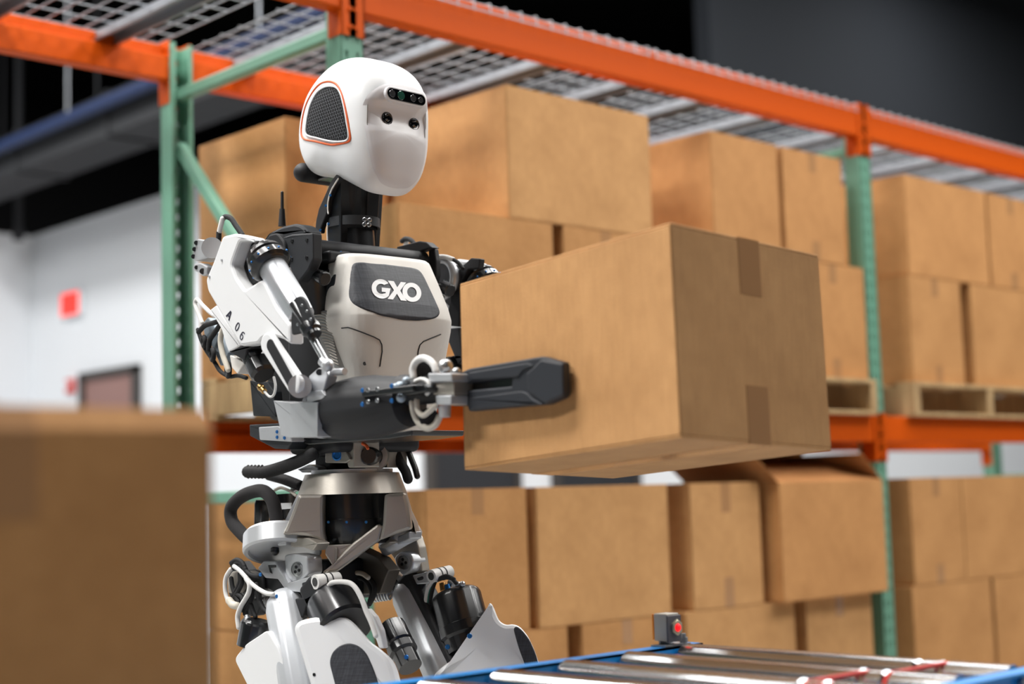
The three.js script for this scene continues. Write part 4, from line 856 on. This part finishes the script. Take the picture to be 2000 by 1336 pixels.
// ---- waist
const waist = part('waist', 'machined waist joint with black hoses');
{
  mesh('waist_plate', plateX(list(E1, 608, 585, 770, 600, 830, 690, 850, 925, 640, 918), 1.63, .02, { round: .002 }), M.blkGrey, waist);
  mesh('waist_shelf', plateX(list(E1, 605, 1000, 870, 985, 1010, 1150, 960, 1230, 840, 1225, 610, 1105), 1.63, .2, { round: .002 }), M.blkGrey, waist);
  mesh('waist_bar', plateX(list(E1, 690, 1022, 870, 1010, 990, 1100, 1000, 1160, 700, 1142), 1.622, .03), M.aluLight, waist);
  screws(waist, M.screwBlue, .0036, NX, ...path(E1, 1.622, 865, 1066, 866, 1116, 935, 1122));
  mesh('waist_core', [box(MX - .06, MX + .06, EYE + .085, EYE + .15, -2.38, -2.26, .012), box(MX - .04, MX + .05, EYE + .02, EYE + .13, -2.40, -2.34, .01)], M.blkMatte, waist);
  mesh('waist_tray', plateX(list(C4, 480, 870, 960, 860, 1330, 830, 1540, 800, 1530, 850, 1330, 880, 1000, 905, 640, 930, 520, 900), 1.66, .12), M.blk, waist);
  mesh('gimbal_block', plateX(list(C4, 778, 966, 880, 962, 960, 985, 1000, 1060, 960, 1090, 778, 1088), 1.70, .05), M.alu, waist, 'machined gimbal block');
  mesh('gimbal_column', plateX(list(C4, 962, 870, 1030, 860, 1030, 1130, 980, 1130, 962, 1060), 1.705, .06), M.alu, waist);
  const b = PX(C4, 888, 1020, 1.699); mesh('gimbal_bearing', [lathe([[0, 0], [.0105, 0], [.0105, .003], [.008, .004], [.006, .002], [0, .002]], b, b.clone().add(V(-1, 0, .5)), 24)], M.screwBlue, waist);
  const m0 = PX(C4, 1215, 1030, 1.78), m1 = PX(C4, 1120, 1025, 1.70);
  mesh('gimbal_ring', lathe([[.018, 0], [.027, 0], [.027, .02], [.018, .02], [.018, 0]], m0, m1, 36), M.alu, waist);
  mesh('gimbal_motor', lathe([[0, 0], [.017, 0], [.017, .06], [.014, .066], [0, .066]], m0, m1, 28), M.blk, waist);
  mesh('gimbal_yoke', plateX(list(C4, 1170, 900, 1310, 870, 1320, 1130, 1180, 1130), 1.80, .05), M.alu, waist);
  mesh('waist_clip', tube(path(C4, 1.70, 1105, 920, 1135, 935, 1150, 960), .003, 12, 6), M.trimOrange, waist, 'small orange clip');
  mesh('corrugated_hose', tube(path(D1, 1.66, 245, 232, 330, 232, 420, 236, 600, 190, 800, 115, 950, 40), .0122, 50, 14), M.rubber, waist, 'black sleeved hose');
  for (let k = 0; k < 5; k++) { const p = PX(D1, 250 + k * 38, 231, 1.66); mesh('hose_rib', new THREE.TorusGeometry(.0122, .0018, 6, 20).rotateY(.76 - Math.PI / 2).rotateY(Math.PI / 2).translate(p.x, p.y, p.z), M.rubber, waist); }
  mesh('corrugated_hose', tube(path(D1, 1.70, 480, 270, 640, 315, 820, 385), .0105, 30, 12), M.rubber, waist);
  mesh('foam_hose', tube(path(D1, 1.64, 270, 985, 170, 890, 70, 760, 60, 640, 140, 530, 280, 455, 420, 445, 510, 540, 545, 680, 560, 780), .0128, 60, 16), std({ color: 0x211f20, roughness: .9 }), waist, 'thick black foam hose');
  mesh('canister', [lathe([[0, 0], [.013, 0], [.0145, .003], [.0145, .045], [.012, .052], [0, .052]], PX(D1, 395, 830, 1.67), PX(D1, 400, 560, 1.67), 24)], M.blk, waist);
  mesh('rear_motor', cyl(PX(D1, 640, 760, 1.72), PX(D1, 625, 480, 1.72), .026, .026, 28), M.blk, waist);
  mesh('motor_label', plate(list(D1, 604, 572, 722, 568, 716, 632, 614, 640), PX(D1, 660, 600, 1.70), V(-.8, 0, .6), .0008, { round: 0, bevel: 0 }), M.print, waist, 'small white paper label');
  mesh('white_cable', tube(path(D1, 1.69, 540, 430, 600, 405, 700, 440, 770, 490), .003, 24, 8), M.cableCream, waist);
  mesh('hose_fitting', [cyl(PX(D1, 735, 430, 1.70), PX(D1, 795, 405, 1.70), .006, .006, 12)], M.steel, waist);
  mesh('side_hose', tube(path(D2, 1.83, 840, -60, 860, 40, 905, 140, 960, 230, 985, 310), .0095, 36, 12), M.rubber, waist);
  mesh('side_hose', tube(path(D2, 1.85, 985, 0, 1020, 90, 1060, 190, 1085, 280), .0058, 30, 10), M.blk, waist);
}

// ---- pelvis
const pelvis = part('pelvis', 'brushed metal pelvis around a black motor');
const PC = onX(688, 945, MX);
const toCam = V(-camF.x, 0, -camF.z).normalize(), sideways = V(camR.x, 0, camR.z).normalize();
{
  const yAt = (py) => onX(688, py, MX).y;
  const y0 = yAt(925), y1 = yAt(965), y2 = yAt(1000), y3 = yAt(1045), y4 = yAt(1066);
  const camAng = Math.atan2(toCam.x, toCam.z) + .12;
  mesh('pelvis_top_plate', [cyl(V(PC.x, y0, PC.z), V(PC.x, y0 + .0075, PC.z), .078, .078, 48), plateX(list(D1, 785, 205, 900, 150, 1010, 185, 1000, 240, 830, 240), 1.71, .06)], M.aluLight, pelvis);
  const band = lathe([[.09, 0], [.1045, y1 - y0], [.10, y1 - y0], [.086, 0], [.09, 0]].map(([r, t]) => [r, -t]), V(PC.x, y0, PC.z), V(PC.x, y0 - 1, PC.z), 72);
  mesh('pelvis_band', band, M.alu, pelvis, 'brushed metal ring');
  // two lobes below the ring with a gap where the motor shows
  const lobe = (a0, a1, prof) => { const g = new THREE.LatheGeometry(prof.map(([r, y]) => new THREE.Vector2(r, y)), 40, a0, a1 - a0); return clean(toCreasedNormals(g.toNonIndexed(), .6)).translate(PC.x, 0, PC.z); };
  const gap = .60, profL = [[.1045, y1], [.113, y2], [.124, y3 + .02], [.128, y3], [.122, y3], [.107, y2], [.098, y1], [.1045, y1]], profR = [[.1045, y1], [.110, y2], [.1145, y3 + .02], [.1145, y3], [.108, y3], [.104, y2], [.098, y1], [.1045, y1]];
  mesh('pelvis_rear', lobe(camAng + 1.15, camAng + 2 * Math.PI - 1.15, profL), M.alu, pelvis);
  mesh('pelvis_motor', lathe([[0, 0], [.056, 0], [.056, y1 - yAt(1016)], [.059, y1 - yAt(1017)], [.059, y1 - yAt(1040)], [.05, y1 - yAt(1063)], [0, y1 - yAt(1063)]], V(PC.x, y1 + .004, PC.z).addScaledVector(toCam, .03), V(PC.x, y1 - 1, PC.z).addScaledVector(toCam, .03), 48), M.blk, pelvis, 'glossy black waist motor');
  screws(pelvis, M.screwBlue, .003, toCam, ...[[870, 0], [1010, 0], [1160, 0]].map(([x]) => { const p = C6(x, 628); const d = ray(p[0], p[1]); const P = V(PC.x, y1, PC.z).addScaledVector(toCam, .0885); const t = P.clone().sub(camera.position).dot(toCam) / d.dot(toCam); return d.multiplyScalar(t).add(camera.position); }));
  mesh('pelvis_pin', plate(list(D2, 188, 1055, 214, 1055, 212, 1225, 186, 1235), V(PC.x, y4, PC.z).addScaledVector(toCam, .098), toCam.clone(), .012, { round: .001 }), M.alu, pelvis);
  const E2 = crop(420, 860, .2201), facing = (o, e, th, opt) => plate(o, V(PC.x, y2, PC.z).addScaledVector(toCam, e), toCam.clone(), th, opt);
  mesh('pelvis_lobe', facing(list(E2, 738, 482, 962, 480, 958, 620, 962, 830, 985, 925, 930, 890, 840, 858, 740, 842, 592, 838, 630, 770, 690, 620), .103, .05, { bevel: .006, round: .006 }), M.alu, pelvis);
  mesh('pelvis_lobe', facing(list(E2, 1502, 480, 1688, 464, 1715, 580, 1742, 790, 1640, 820, 1455, 890, 1488, 740), .103, .05, { bevel: .006, round: .006 }), M.alu, pelvis);
  mesh('pelvis_strut', facing(list(E2, 1130, 1000, 1220, 912, 1440, 745, 1486, 770, 1455, 893, 1350, 965, 1200, 1080, 1080, 1165, 950, 1185, 1050, 1090), .100, .04, { bevel: .004 }), M.alu, pelvis, 'slanting metal strut');
  mesh('pelvis_keel', facing(list(E2, 985, 930, 1215, 920, 1130, 1005, 1060, 1140, 975, 1010), .09, .03), M.alu, pelvis);
  // hip housings
  const hipL = onX(552, 1052, 1.665), dl = V(-.25, -.93, .28).normalize();
  mesh('hip_housing', lathe([[0, -.01], [.07, -.01], [.0745, -.004], [.0745, .026], [.071, .03], [.064, .03], [.062, .024], [0, .024]], hipL, hipL.clone().add(dl), 56), M.aluLight, pelvis, 'round hip housing');
  mesh('hip_web', plateX(list(D1, 640, 770, 780, 480, 830, 480, 700, 930, 600, 920, 540, 860), 1.66, .03), M.aluLight, pelvis);
  const hipR = onX(780, 1050, 1.85), dr = V(.38, -.88, .28).normalize();
  mesh('hip_housing', lathe([[0, -.01], [.040, -.01], [.044, -.004], [.044, .012], [.04, .018], [0, .018]], hipR, hipR.clone().add(dr), 48), M.aluLight, pelvis, 'round hip housing');
  mesh('hip_ball', [ball(PX(D1, 540, 1095, 1.64), .0085, 16), cyl(PX(D1, 535, 1020, 1.65), PX(D1, 540, 1085, 1.64), .008, .008, 14)], M.blk, pelvis);
  mesh('hip_stop', plateX(list(D1, 540, 945, 655, 930, 660, 1030, 570, 1040), 1.635, .03), M.aluLight, pelvis);
  mesh('hip_stop', plateX(list(D1, 708, 940, 900, 950, 1000, 1010, 950, 1090, 840, 1050, 708, 1050), 1.645, .03), M.alu, pelvis);
  mesh('hip_stop', plateX(list(D2, 812, 960, 1000, 880, 1005, 960, 830, 1045), 1.82, .03), M.aluLight, pelvis);
  mesh('hip_stop', plateX(list(D2, 670, 1035, 770, 965, 790, 1000, 690, 1070), 1.80, .03), M.alu, pelvis);
  M.darkAlu = std({ color: 0x6a645c, metalness: 0.5, roughness: 0.5 });
  mesh('hip_carriage', plateX(list(C6, 850, 830, 1060, 810, 1250, 900, 1330, 1000, 1260, 1180, 1000, 1190, 880, 1080), 1.80, .03), M.darkAlu, pelvis);
  mesh('hip_carriage', plateX(list(C6, 1290, 790, 1500, 700, 1535, 740, 1560, 820, 1590, 1000, 1500, 1040, 1380, 920), 1.875, .02), M.alu, pelvis);
  // brackets with round bearings
  const bracket = (o, X, c) => { mesh('hip_bracket', plateX(o, X, .035, { bevel: .003, round: .008 }), M.aluLight, pelvis, 'machined hip bracket'); const p = onX(c[0], c[1], X - .001), n = V(-1, 0, .35).normalize(); mesh('hip_bearing', lathe([[.0145, 0], [.0145, .003], [.0128, .0035], [.0128, .001], [.0108, .001], [.0108, .004], [0, .004]], p, p.clone().add(n), 28), M.steel, pelvis, 'round bearing'); const e1 = V(0, 1, 0), e2 = n.clone().cross(e1); for (let k = 0; k < 3; k++) { const q = p.clone().addScaledVector(n, .0042).addScaledVector(e1, Math.cos(k * 2.09 + .3) * .0052).addScaledVector(e2, Math.sin(k * 2.09 + .3) * .0052); mesh('bearing_hole', cyl(q, q.clone().addScaledVector(n, .0005), .0031, .0031, 12), M.blk, pelvis); } };
  bracket(list(C6, 530, 880, 600, 868, 705, 890, 712, 1020, 650, 1082, 590, 1090, 540, 1040), 1.645, C6(638, 992));
  bracket(list(C6, 1372, 900, 1420, 850, 1500, 868, 1522, 940, 1500, 1010, 1440, 1044, 1395, 985), 1.855, C6(1455, 934));
  mesh('hip_link', plateX(list(D8, 575, 310, 660, 205, 850, 210, 905, 330, 1040, 540, 1440, 420, 1500, 450, 1500, 640, 1380, 700, 1010, 660, 880, 480, 690, 465), 1.635, .022), M.aluLight, pelvis, 'forked hip link');
  mesh('hip_link', plateX(list(C8, 270, 265, 370, 240, 400, 250, 510, 330, 770, 270, 805, 300, 800, 350, 770, 385, 490, 410, 455, 345, 290, 305), 1.865, .022), M.aluLight, pelvis, 'forked hip link');
  mesh('link_window', plateX(list(D8, 730, 265, 850, 262, 855, 300, 770, 310, 800, 400, 760, 380), 1.634, .004, { round: .001, bevel: .001 }), M.blk, pelvis);
  mesh('link_window', plateX(list(D8, 1250, 540, 1330, 515, 1350, 545, 1330, 600, 1260, 610), 1.634, .004, { bevel: .001 }), M.blkGrey, pelvis);
  mesh('link_window', plateX(list(C8, 645, 335, 700, 315, 712, 335, 700, 352, 660, 362), 1.864, .004, { bevel: .001 }), M.blkGrey, pelvis);
  const piv = (a, b, r) => { mesh('hip_pivot', cyl(a, b, r, r, 24), M.cable, pelvis, 'white pivot sleeve'); const d = b.clone().sub(a); for (const t of [.35, .6]) mesh('pivot_band', cyl(a.clone().addScaledVector(d, t), a.clone().addScaledVector(d, t + .05), r * 1.05, r * 1.05, 20), M.blkMatte, pelvis); mesh('pivot_hole', cyl(a.clone().addScaledVector(d, -.02), a, r * .6, r * .6, 16), M.blk, pelvis); };
  piv(PX(C7, 945, 372, 1.63), PX(C7, 1165, 345, 1.68), .0135); piv(PX(C8, 785, 318, 1.86), PX(C8, 960, 275, 1.91), .0125);
  mesh('hip_motor', plateX(list(D8, 690, 470, 880, 475, 1000, 600, 960, 680, 850, 700, 680, 600), 1.645, .05), M.blk, pelvis); mesh('hip_motor', plateX(list(C8, 290, 300, 390, 295, 470, 360, 440, 410, 300, 370), 1.87, .05), M.blk, pelvis);
  mesh('hip_core', [box(MX - .05, MX + .05, EYE - .185, EYE - .11, PC.z - .07, PC.z - .01, .012), cyl(V(MX - .13, EYE - .17, PC.z - .03), V(MX + .13, EYE - .17, PC.z - .03), .018, .018, 24)], M.blkMatte, pelvis);
  mesh('pelvis_liner', cyl(V(PC.x, y1, PC.z), V(PC.x, y4 + .005, PC.z), .07, .07, 40), M.blkMatte, pelvis);
  mesh('hip_spring', [0, 1, 2, 3, 4].map(k => { const p = PX(D8, 690 + k * 24, 830, 1.655); return new THREE.TorusGeometry(.0095, .0014, 6, 18).rotateY(.5).translate(p.x, p.y, p.z); }), M.steel, pelvis);
  mesh('hip_spring', [0, 1, 2, 3, 4, 5].map(k => { const p = PX(C8, 260 + k * 26, 500 - k * 4, 1.83); return new THREE.TorusGeometry(.0115, .0022, 6, 18).rotateY(.5).translate(p.x, p.y, p.z); }), M.steel, pelvis);
}

// ---- legs
const rightLeg = part('right_leg', 'white right thigh with dark knee pad'), leftLeg = part('left_leg', 'white left thigh with dark knee pad');
{
  const nR = V(-.72, .25, .62).normalize(), P = onX(640, 1260, 1.612);
  const below = (k, pts) => pts; // outlines run on below the frame
  mesh('thigh_barrel', [lathe([[0, -.034], [.02, -.03], [.033, -.014], [.037, .005], [.035, .19], [.03, .2], [0, .2]], PX(C7, 665, 610, 1.632), PX(C7, 800, 1400, 1.60), 40)], M.thigh, rightLeg, 'silver thigh barrel');
  mesh('thigh_cover', plate(list(C7, 780, 732, 880, 705, 1000, 690, 1215, 690, 1290, 735, 1370, 830, 1450, 925, 1560, 1000, 1640, 1075, 1685, 1160, 1725, 1320, 1740, 1500, 960, 1560, 900, 1350, 850, 1190, 735, 800), P, nR, .05, { bevel: .01, round: .01 }), M.shell, rightLeg, 'white thigh cover');
  mesh('knee_pad', plate(list(C7, 1078, 1130, 1105, 1035, 1175, 970, 1265, 945, 1355, 970, 1430, 1040, 1500, 1200, 1570, 1420, 1160, 1440), P.clone().addScaledVector(nR, .003), nR, .01, { bevel: .002, round: .01 }), M.panel, rightLeg, 'dark knee pad');
  mesh('cover_screw', plate(list(C7, 922, 1232, 950, 1232, 950, 1262, 922, 1262), P.clone().addScaledVector(nR, .0008), nR, .004, { bevel: 0, round: .0025 }), M.blk, rightLeg);
  mesh('thigh_motor', lathe([[0, 0], [.045, 0], [.051, .006], [.053, .014], [.053, .075], [.048, .08], [0, .08]], PX(C7, 1110, 540, 1.675), PX(C7, 1290, 900, 1.655), 44), M.blk, rightLeg, 'black thigh motor');
  mesh('motor_mount', plateX(list(C7, 755, 530, 860, 520, 900, 495, 960, 500, 860, 600, 830, 700, 775, 725), 1.63, .02), M.blkMatte, rightLeg);
  mesh('outer_cover', plateX(list(C7, 180, 1100, 290, 960, 430, 868, 490, 825, 600, 1010, 720, 1400, 330, 1400), 1.575, .035, { bevel: .002, round: .012 }), M.shell, rightLeg, 'white outer leg cover');
  mesh('outer_motor', lathe([[0, 0], [.024, 0], [.028, .004], [.029, .008], [.029, .05], [0, .05]], PX(C7, 395, 730, 1.605), PX(C7, 350, 980, 1.60), 32), M.blk, rightLeg);
  mesh('motor_plug', [cyl(PX(C7, 300, 690, 1.60), PX(C7, 325, 760, 1.60), .006, .007, 12)], M.steel, rightLeg);
  mesh('plug_collar', cyl(PX(C7, 1030, 480, 1.65), PX(C7, 1045, 505, 1.65), .009, .009, 16), M.gold, rightLeg);
  mesh('plug_collar', cyl(PX(C7, 1075, 460, 1.65), PX(C7, 1080, 505, 1.65), .007, .007, 16), M.screwBlue, rightLeg);
  mesh('white_cable', tube(path(C7, 1.645, 1050, 470, 1090, 390, 1160, 370, 1280, 385, 1330, 430, 1390, 540, 1430, 650, 1480, 760, 1520, 880), .0046, 50, 10), M.cable, rightLeg, 'white motor cable');
  mesh('side_strap', plateX(list(C7, 1430, 620, 1500, 700, 1560, 830, 1590, 1000, 1550, 1000, 1500, 860, 1420, 690), 1.665, .012), M.shell, rightLeg);
  // cable nest beside the right hip
  mesh('nest_backing', plateX(list(D8, 165, 240, 330, 205, 430, 330, 560, 400, 650, 800, 560, 1040, 390, 1060, 300, 900, 200, 860, 125, 700, 115, 480), 1.66, .02), M.blkMatte, rightLeg);
  mesh('nest_block', plateX(list(D8, 110, 480, 180, 365, 250, 360, 300, 440, 260, 600, 180, 700, 120, 690), 1.615, .03), M.alu, rightLeg);
  mesh('nest_block', plateX(list(D8, 330, 350, 540, 330, 660, 380, 680, 640, 560, 760, 430, 820, 330, 700), 1.64, .04), M.blk, rightLeg);
  mesh('nest_tube', tube(path(D8, 1.605, 160, 330, 95, 440, 75, 560, 90, 720, 140, 830, 230, 890), .0042, 40, 10), M.cable, rightLeg);
  mesh('nest_tube', tube(path(D8, 1.60, 140, 810, 190, 870, 255, 890), .0075, 16, 12), M.cableCream, rightLeg);
  mesh('nest_tube', tube(path(D8, 1.60, 215, 285, 300, 350, 400, 460, 470, 540, 600, 640, 720, 700, 810, 710), .0042, 50, 10), M.cable, rightLeg);
  mesh('nest_tube', tube(path(D8, 1.598, 400, 470, 450, 560, 440, 680, 390, 780, 320, 900, 270, 1050, 285, 1220), .0048, 50, 10), M.cable, rightLeg);
  for (const o of [[180, 250, 240, 190, 330, 220, 370, 280], [200, 300, 260, 230, 350, 260, 390, 330], [300, 400, 300, 520, 250, 640, 190, 740], [320, 420, 330, 540, 280, 660, 220, 760], [470, 640, 440, 780, 380, 900, 380, 1010], [500, 640, 480, 800, 400, 960, 400, 1040], [560, 690, 620, 840, 680, 950, 760, 1010], [460, 840, 500, 960, 540, 1060], [170, 230, 250, 185, 320, 215, 345, 300], [340, 360, 420, 420, 470, 500, 520, 560], [370, 330, 450, 400, 520, 430, 600, 430], [240, 700, 330, 760, 360, 860, 350, 960], [560, 560, 600, 700, 610, 820, 640, 900], [170, 470, 190, 600, 230, 720, 290, 830]])
    mesh('black_cable', tube(path(D8, 1.608, ...o), .0045, 24, 8), M.rubber, rightLeg);
  screws(rightLeg, M.screwBlue, .004, V(-1, 0, 0), ...path(D8, 1.60, 620, 410, 430, 1120, 870, 745));

  const nL = V(-.70, .2, .68).normalize(), Q = onX(920, 1250, 1.87);
  mesh('thigh_barrel', [lathe([[0, -.034], [.02, -.03], [.032, -.014], [.036, .004], [.032, .19], [0, .195]], PX(C8, 585, 510, 1.882), PX(C8, 850, 1180, 1.865), 40)], M.thigh, leftLeg, 'silver thigh barrel');
  mesh('thigh_cover', plate(list(C8, 1335, 560, 1362, 580, 1395, 670, 1430, 740, 1490, 775, 1560, 764, 1625, 790, 1700, 880, 1760, 1010, 1800, 1130, 1850, 1400, 760, 1400, 820, 1225, 900, 1160, 970, 1110, 1080, 1050, 1200, 950, 1290, 872, 1322, 835, 1312, 612), Q, nL, .05, { bevel: .008, round: .008 }), M.shell, leftLeg, 'white thigh cover');
  mesh('knee_pad', plate(list(C8, 1560, 810, 1590, 786, 1640, 820, 1715, 915, 1770, 1040, 1810, 1180, 1680, 1180, 1610, 990), Q.clone().addScaledVector(nL, .004), nL, .014, { bevel: .002, round: .008 }), M.panel, leftLeg, 'dark knee pad');
  mesh('thigh_motor', lathe([[0, 0], [.04, 0], [.046, .005], [.048, .012], [.048, .066], [.0495, .067], [.0495, .085], [.045, .09], [.042, .115], [0, .115]], PX(C8, 1010, 470, 1.905), PX(C8, 1150, 1000, 1.90), 44), M.blk, leftLeg, 'black thigh motor');
  mesh('motor_mount', plateX(list(C8, 665, 480, 720, 450, 740, 600, 800, 830, 940, 1050, 880, 1000, 740, 700), 1.885, .02), M.blkMatte, leftLeg);
  mesh('white_cable', tube(path(C8, 1.868, 800, 360, 755, 440, 735, 560, 738, 650, 765, 730), .0042, 40, 10), M.cable, leftLeg, 'white motor cable');
  mesh('green_cable', tube(path(C8, 1.87, 815, 365, 772, 450, 755, 560, 756, 650, 790, 750), .0024, 40, 8), std({ color: 0x1d7a6b, roughness: .5 }), leftLeg);
  for (const o of [[820, 370, 795, 450, 775, 560, 775, 660, 805, 770], [850, 350, 920, 330, 980, 340, 1020, 380], [860, 340, 930, 315, 1000, 345]]) mesh('black_cable', tube(path(C8, 1.872, ...o), .004, 30, 8), M.rubber, leftLeg);
  mesh('motor_plug', [cyl(PX(C8, 890, 380, 1.88), PX(C8, 905, 450, 1.88), .006, .007, 12)], M.gold, leftLeg);
  mesh('motor_plug', [cyl(PX(C8, 935, 395, 1.88), PX(C8, 945, 440, 1.88), .005, .006, 12)], M.screwBlue, leftLeg);
  mesh('motor_plug', [ball(PX(C8, 1040, 395, 1.89), .006), ball(PX(C8, 1080, 392, 1.89), .006), cyl(PX(C8, 960, 370, 1.89), PX(C8, 1000, 400, 1.89), .006, .006, 12)], M.steel, leftLeg);
  screws(leftLeg, M.screwBlue, .005, nL, ...path(C8, 1.853, 1148, 882, 940, 985));
  mesh('inner_motor', lathe([[0, 0], [.02, 0], [.025, .004], [.026, .01], [.026, .045], [.0235, .048], [.027, .052], [.027, .066], [.022, .07], [.022, .1], [0, .1]], PX(C8, 400, 770, 1.765), PX(C8, 590, 1180, 1.755), 36), M.blk, leftLeg, 'black inner thigh motor');
  screws(leftLeg, M.screwBlue, .0045, V(-.7, 0, .7), ...path(C8, 1.74, 550, 1082));
  mesh('hip_cables', path(C8, 1.80, 60, 300).map(p => ball(p, .004)), M.rubber, leftLeg);
  for (const o of [[20, 300, 80, 285, 150, 310, 210, 350, 250, 420, 240, 500, 200, 580], [60, 330, 140, 340, 200, 400, 225, 480, 205, 560]]) mesh('black_cable', tube(path(C8, 1.79, ...o), .005, 30, 8), M.rubber, leftLeg);
  mesh('white_cable', tube(path(C8, 1.785, 0, 300, 80, 285, 140, 295, 190, 330), .0048, 30, 8), M.cableCream, leftLeg);
  // shins and feet below the frame
  for (const [leg, x] of [[rightLeg, 1.655], [leftLeg, 1.885]]) {
    const k = V(x, .50, -2.08), a = V(x, .12, -2.27);
    mesh('knee_joint', cyl(V(x - .05, .50, -2.08), V(x + .05, .50, -2.08), .045, .045, 28), M.blk, leg);
    mesh('thigh_frame', bar(V(x, .80, -2.30), k, .05, .05, .01), M.blkMatte, leg);
    mesh('shin', lathe([[0, 0], [.04, 0], [.05, .05], [.046, .2], [.032, .4], [0, .42]], k, a, 28), M.shell, leg);
    mesh('ankle', cyl(V(x - .04, .1, -2.27), V(x + .04, .1, -2.27), .03, .03, 20), M.blkMatte, leg);
    mesh('foot', box(x - .05, x + .05, .0, .07, -2.36, -2.10, .02), M.blkGrey, leg);
  }
}
renderer.render(scene, camera);
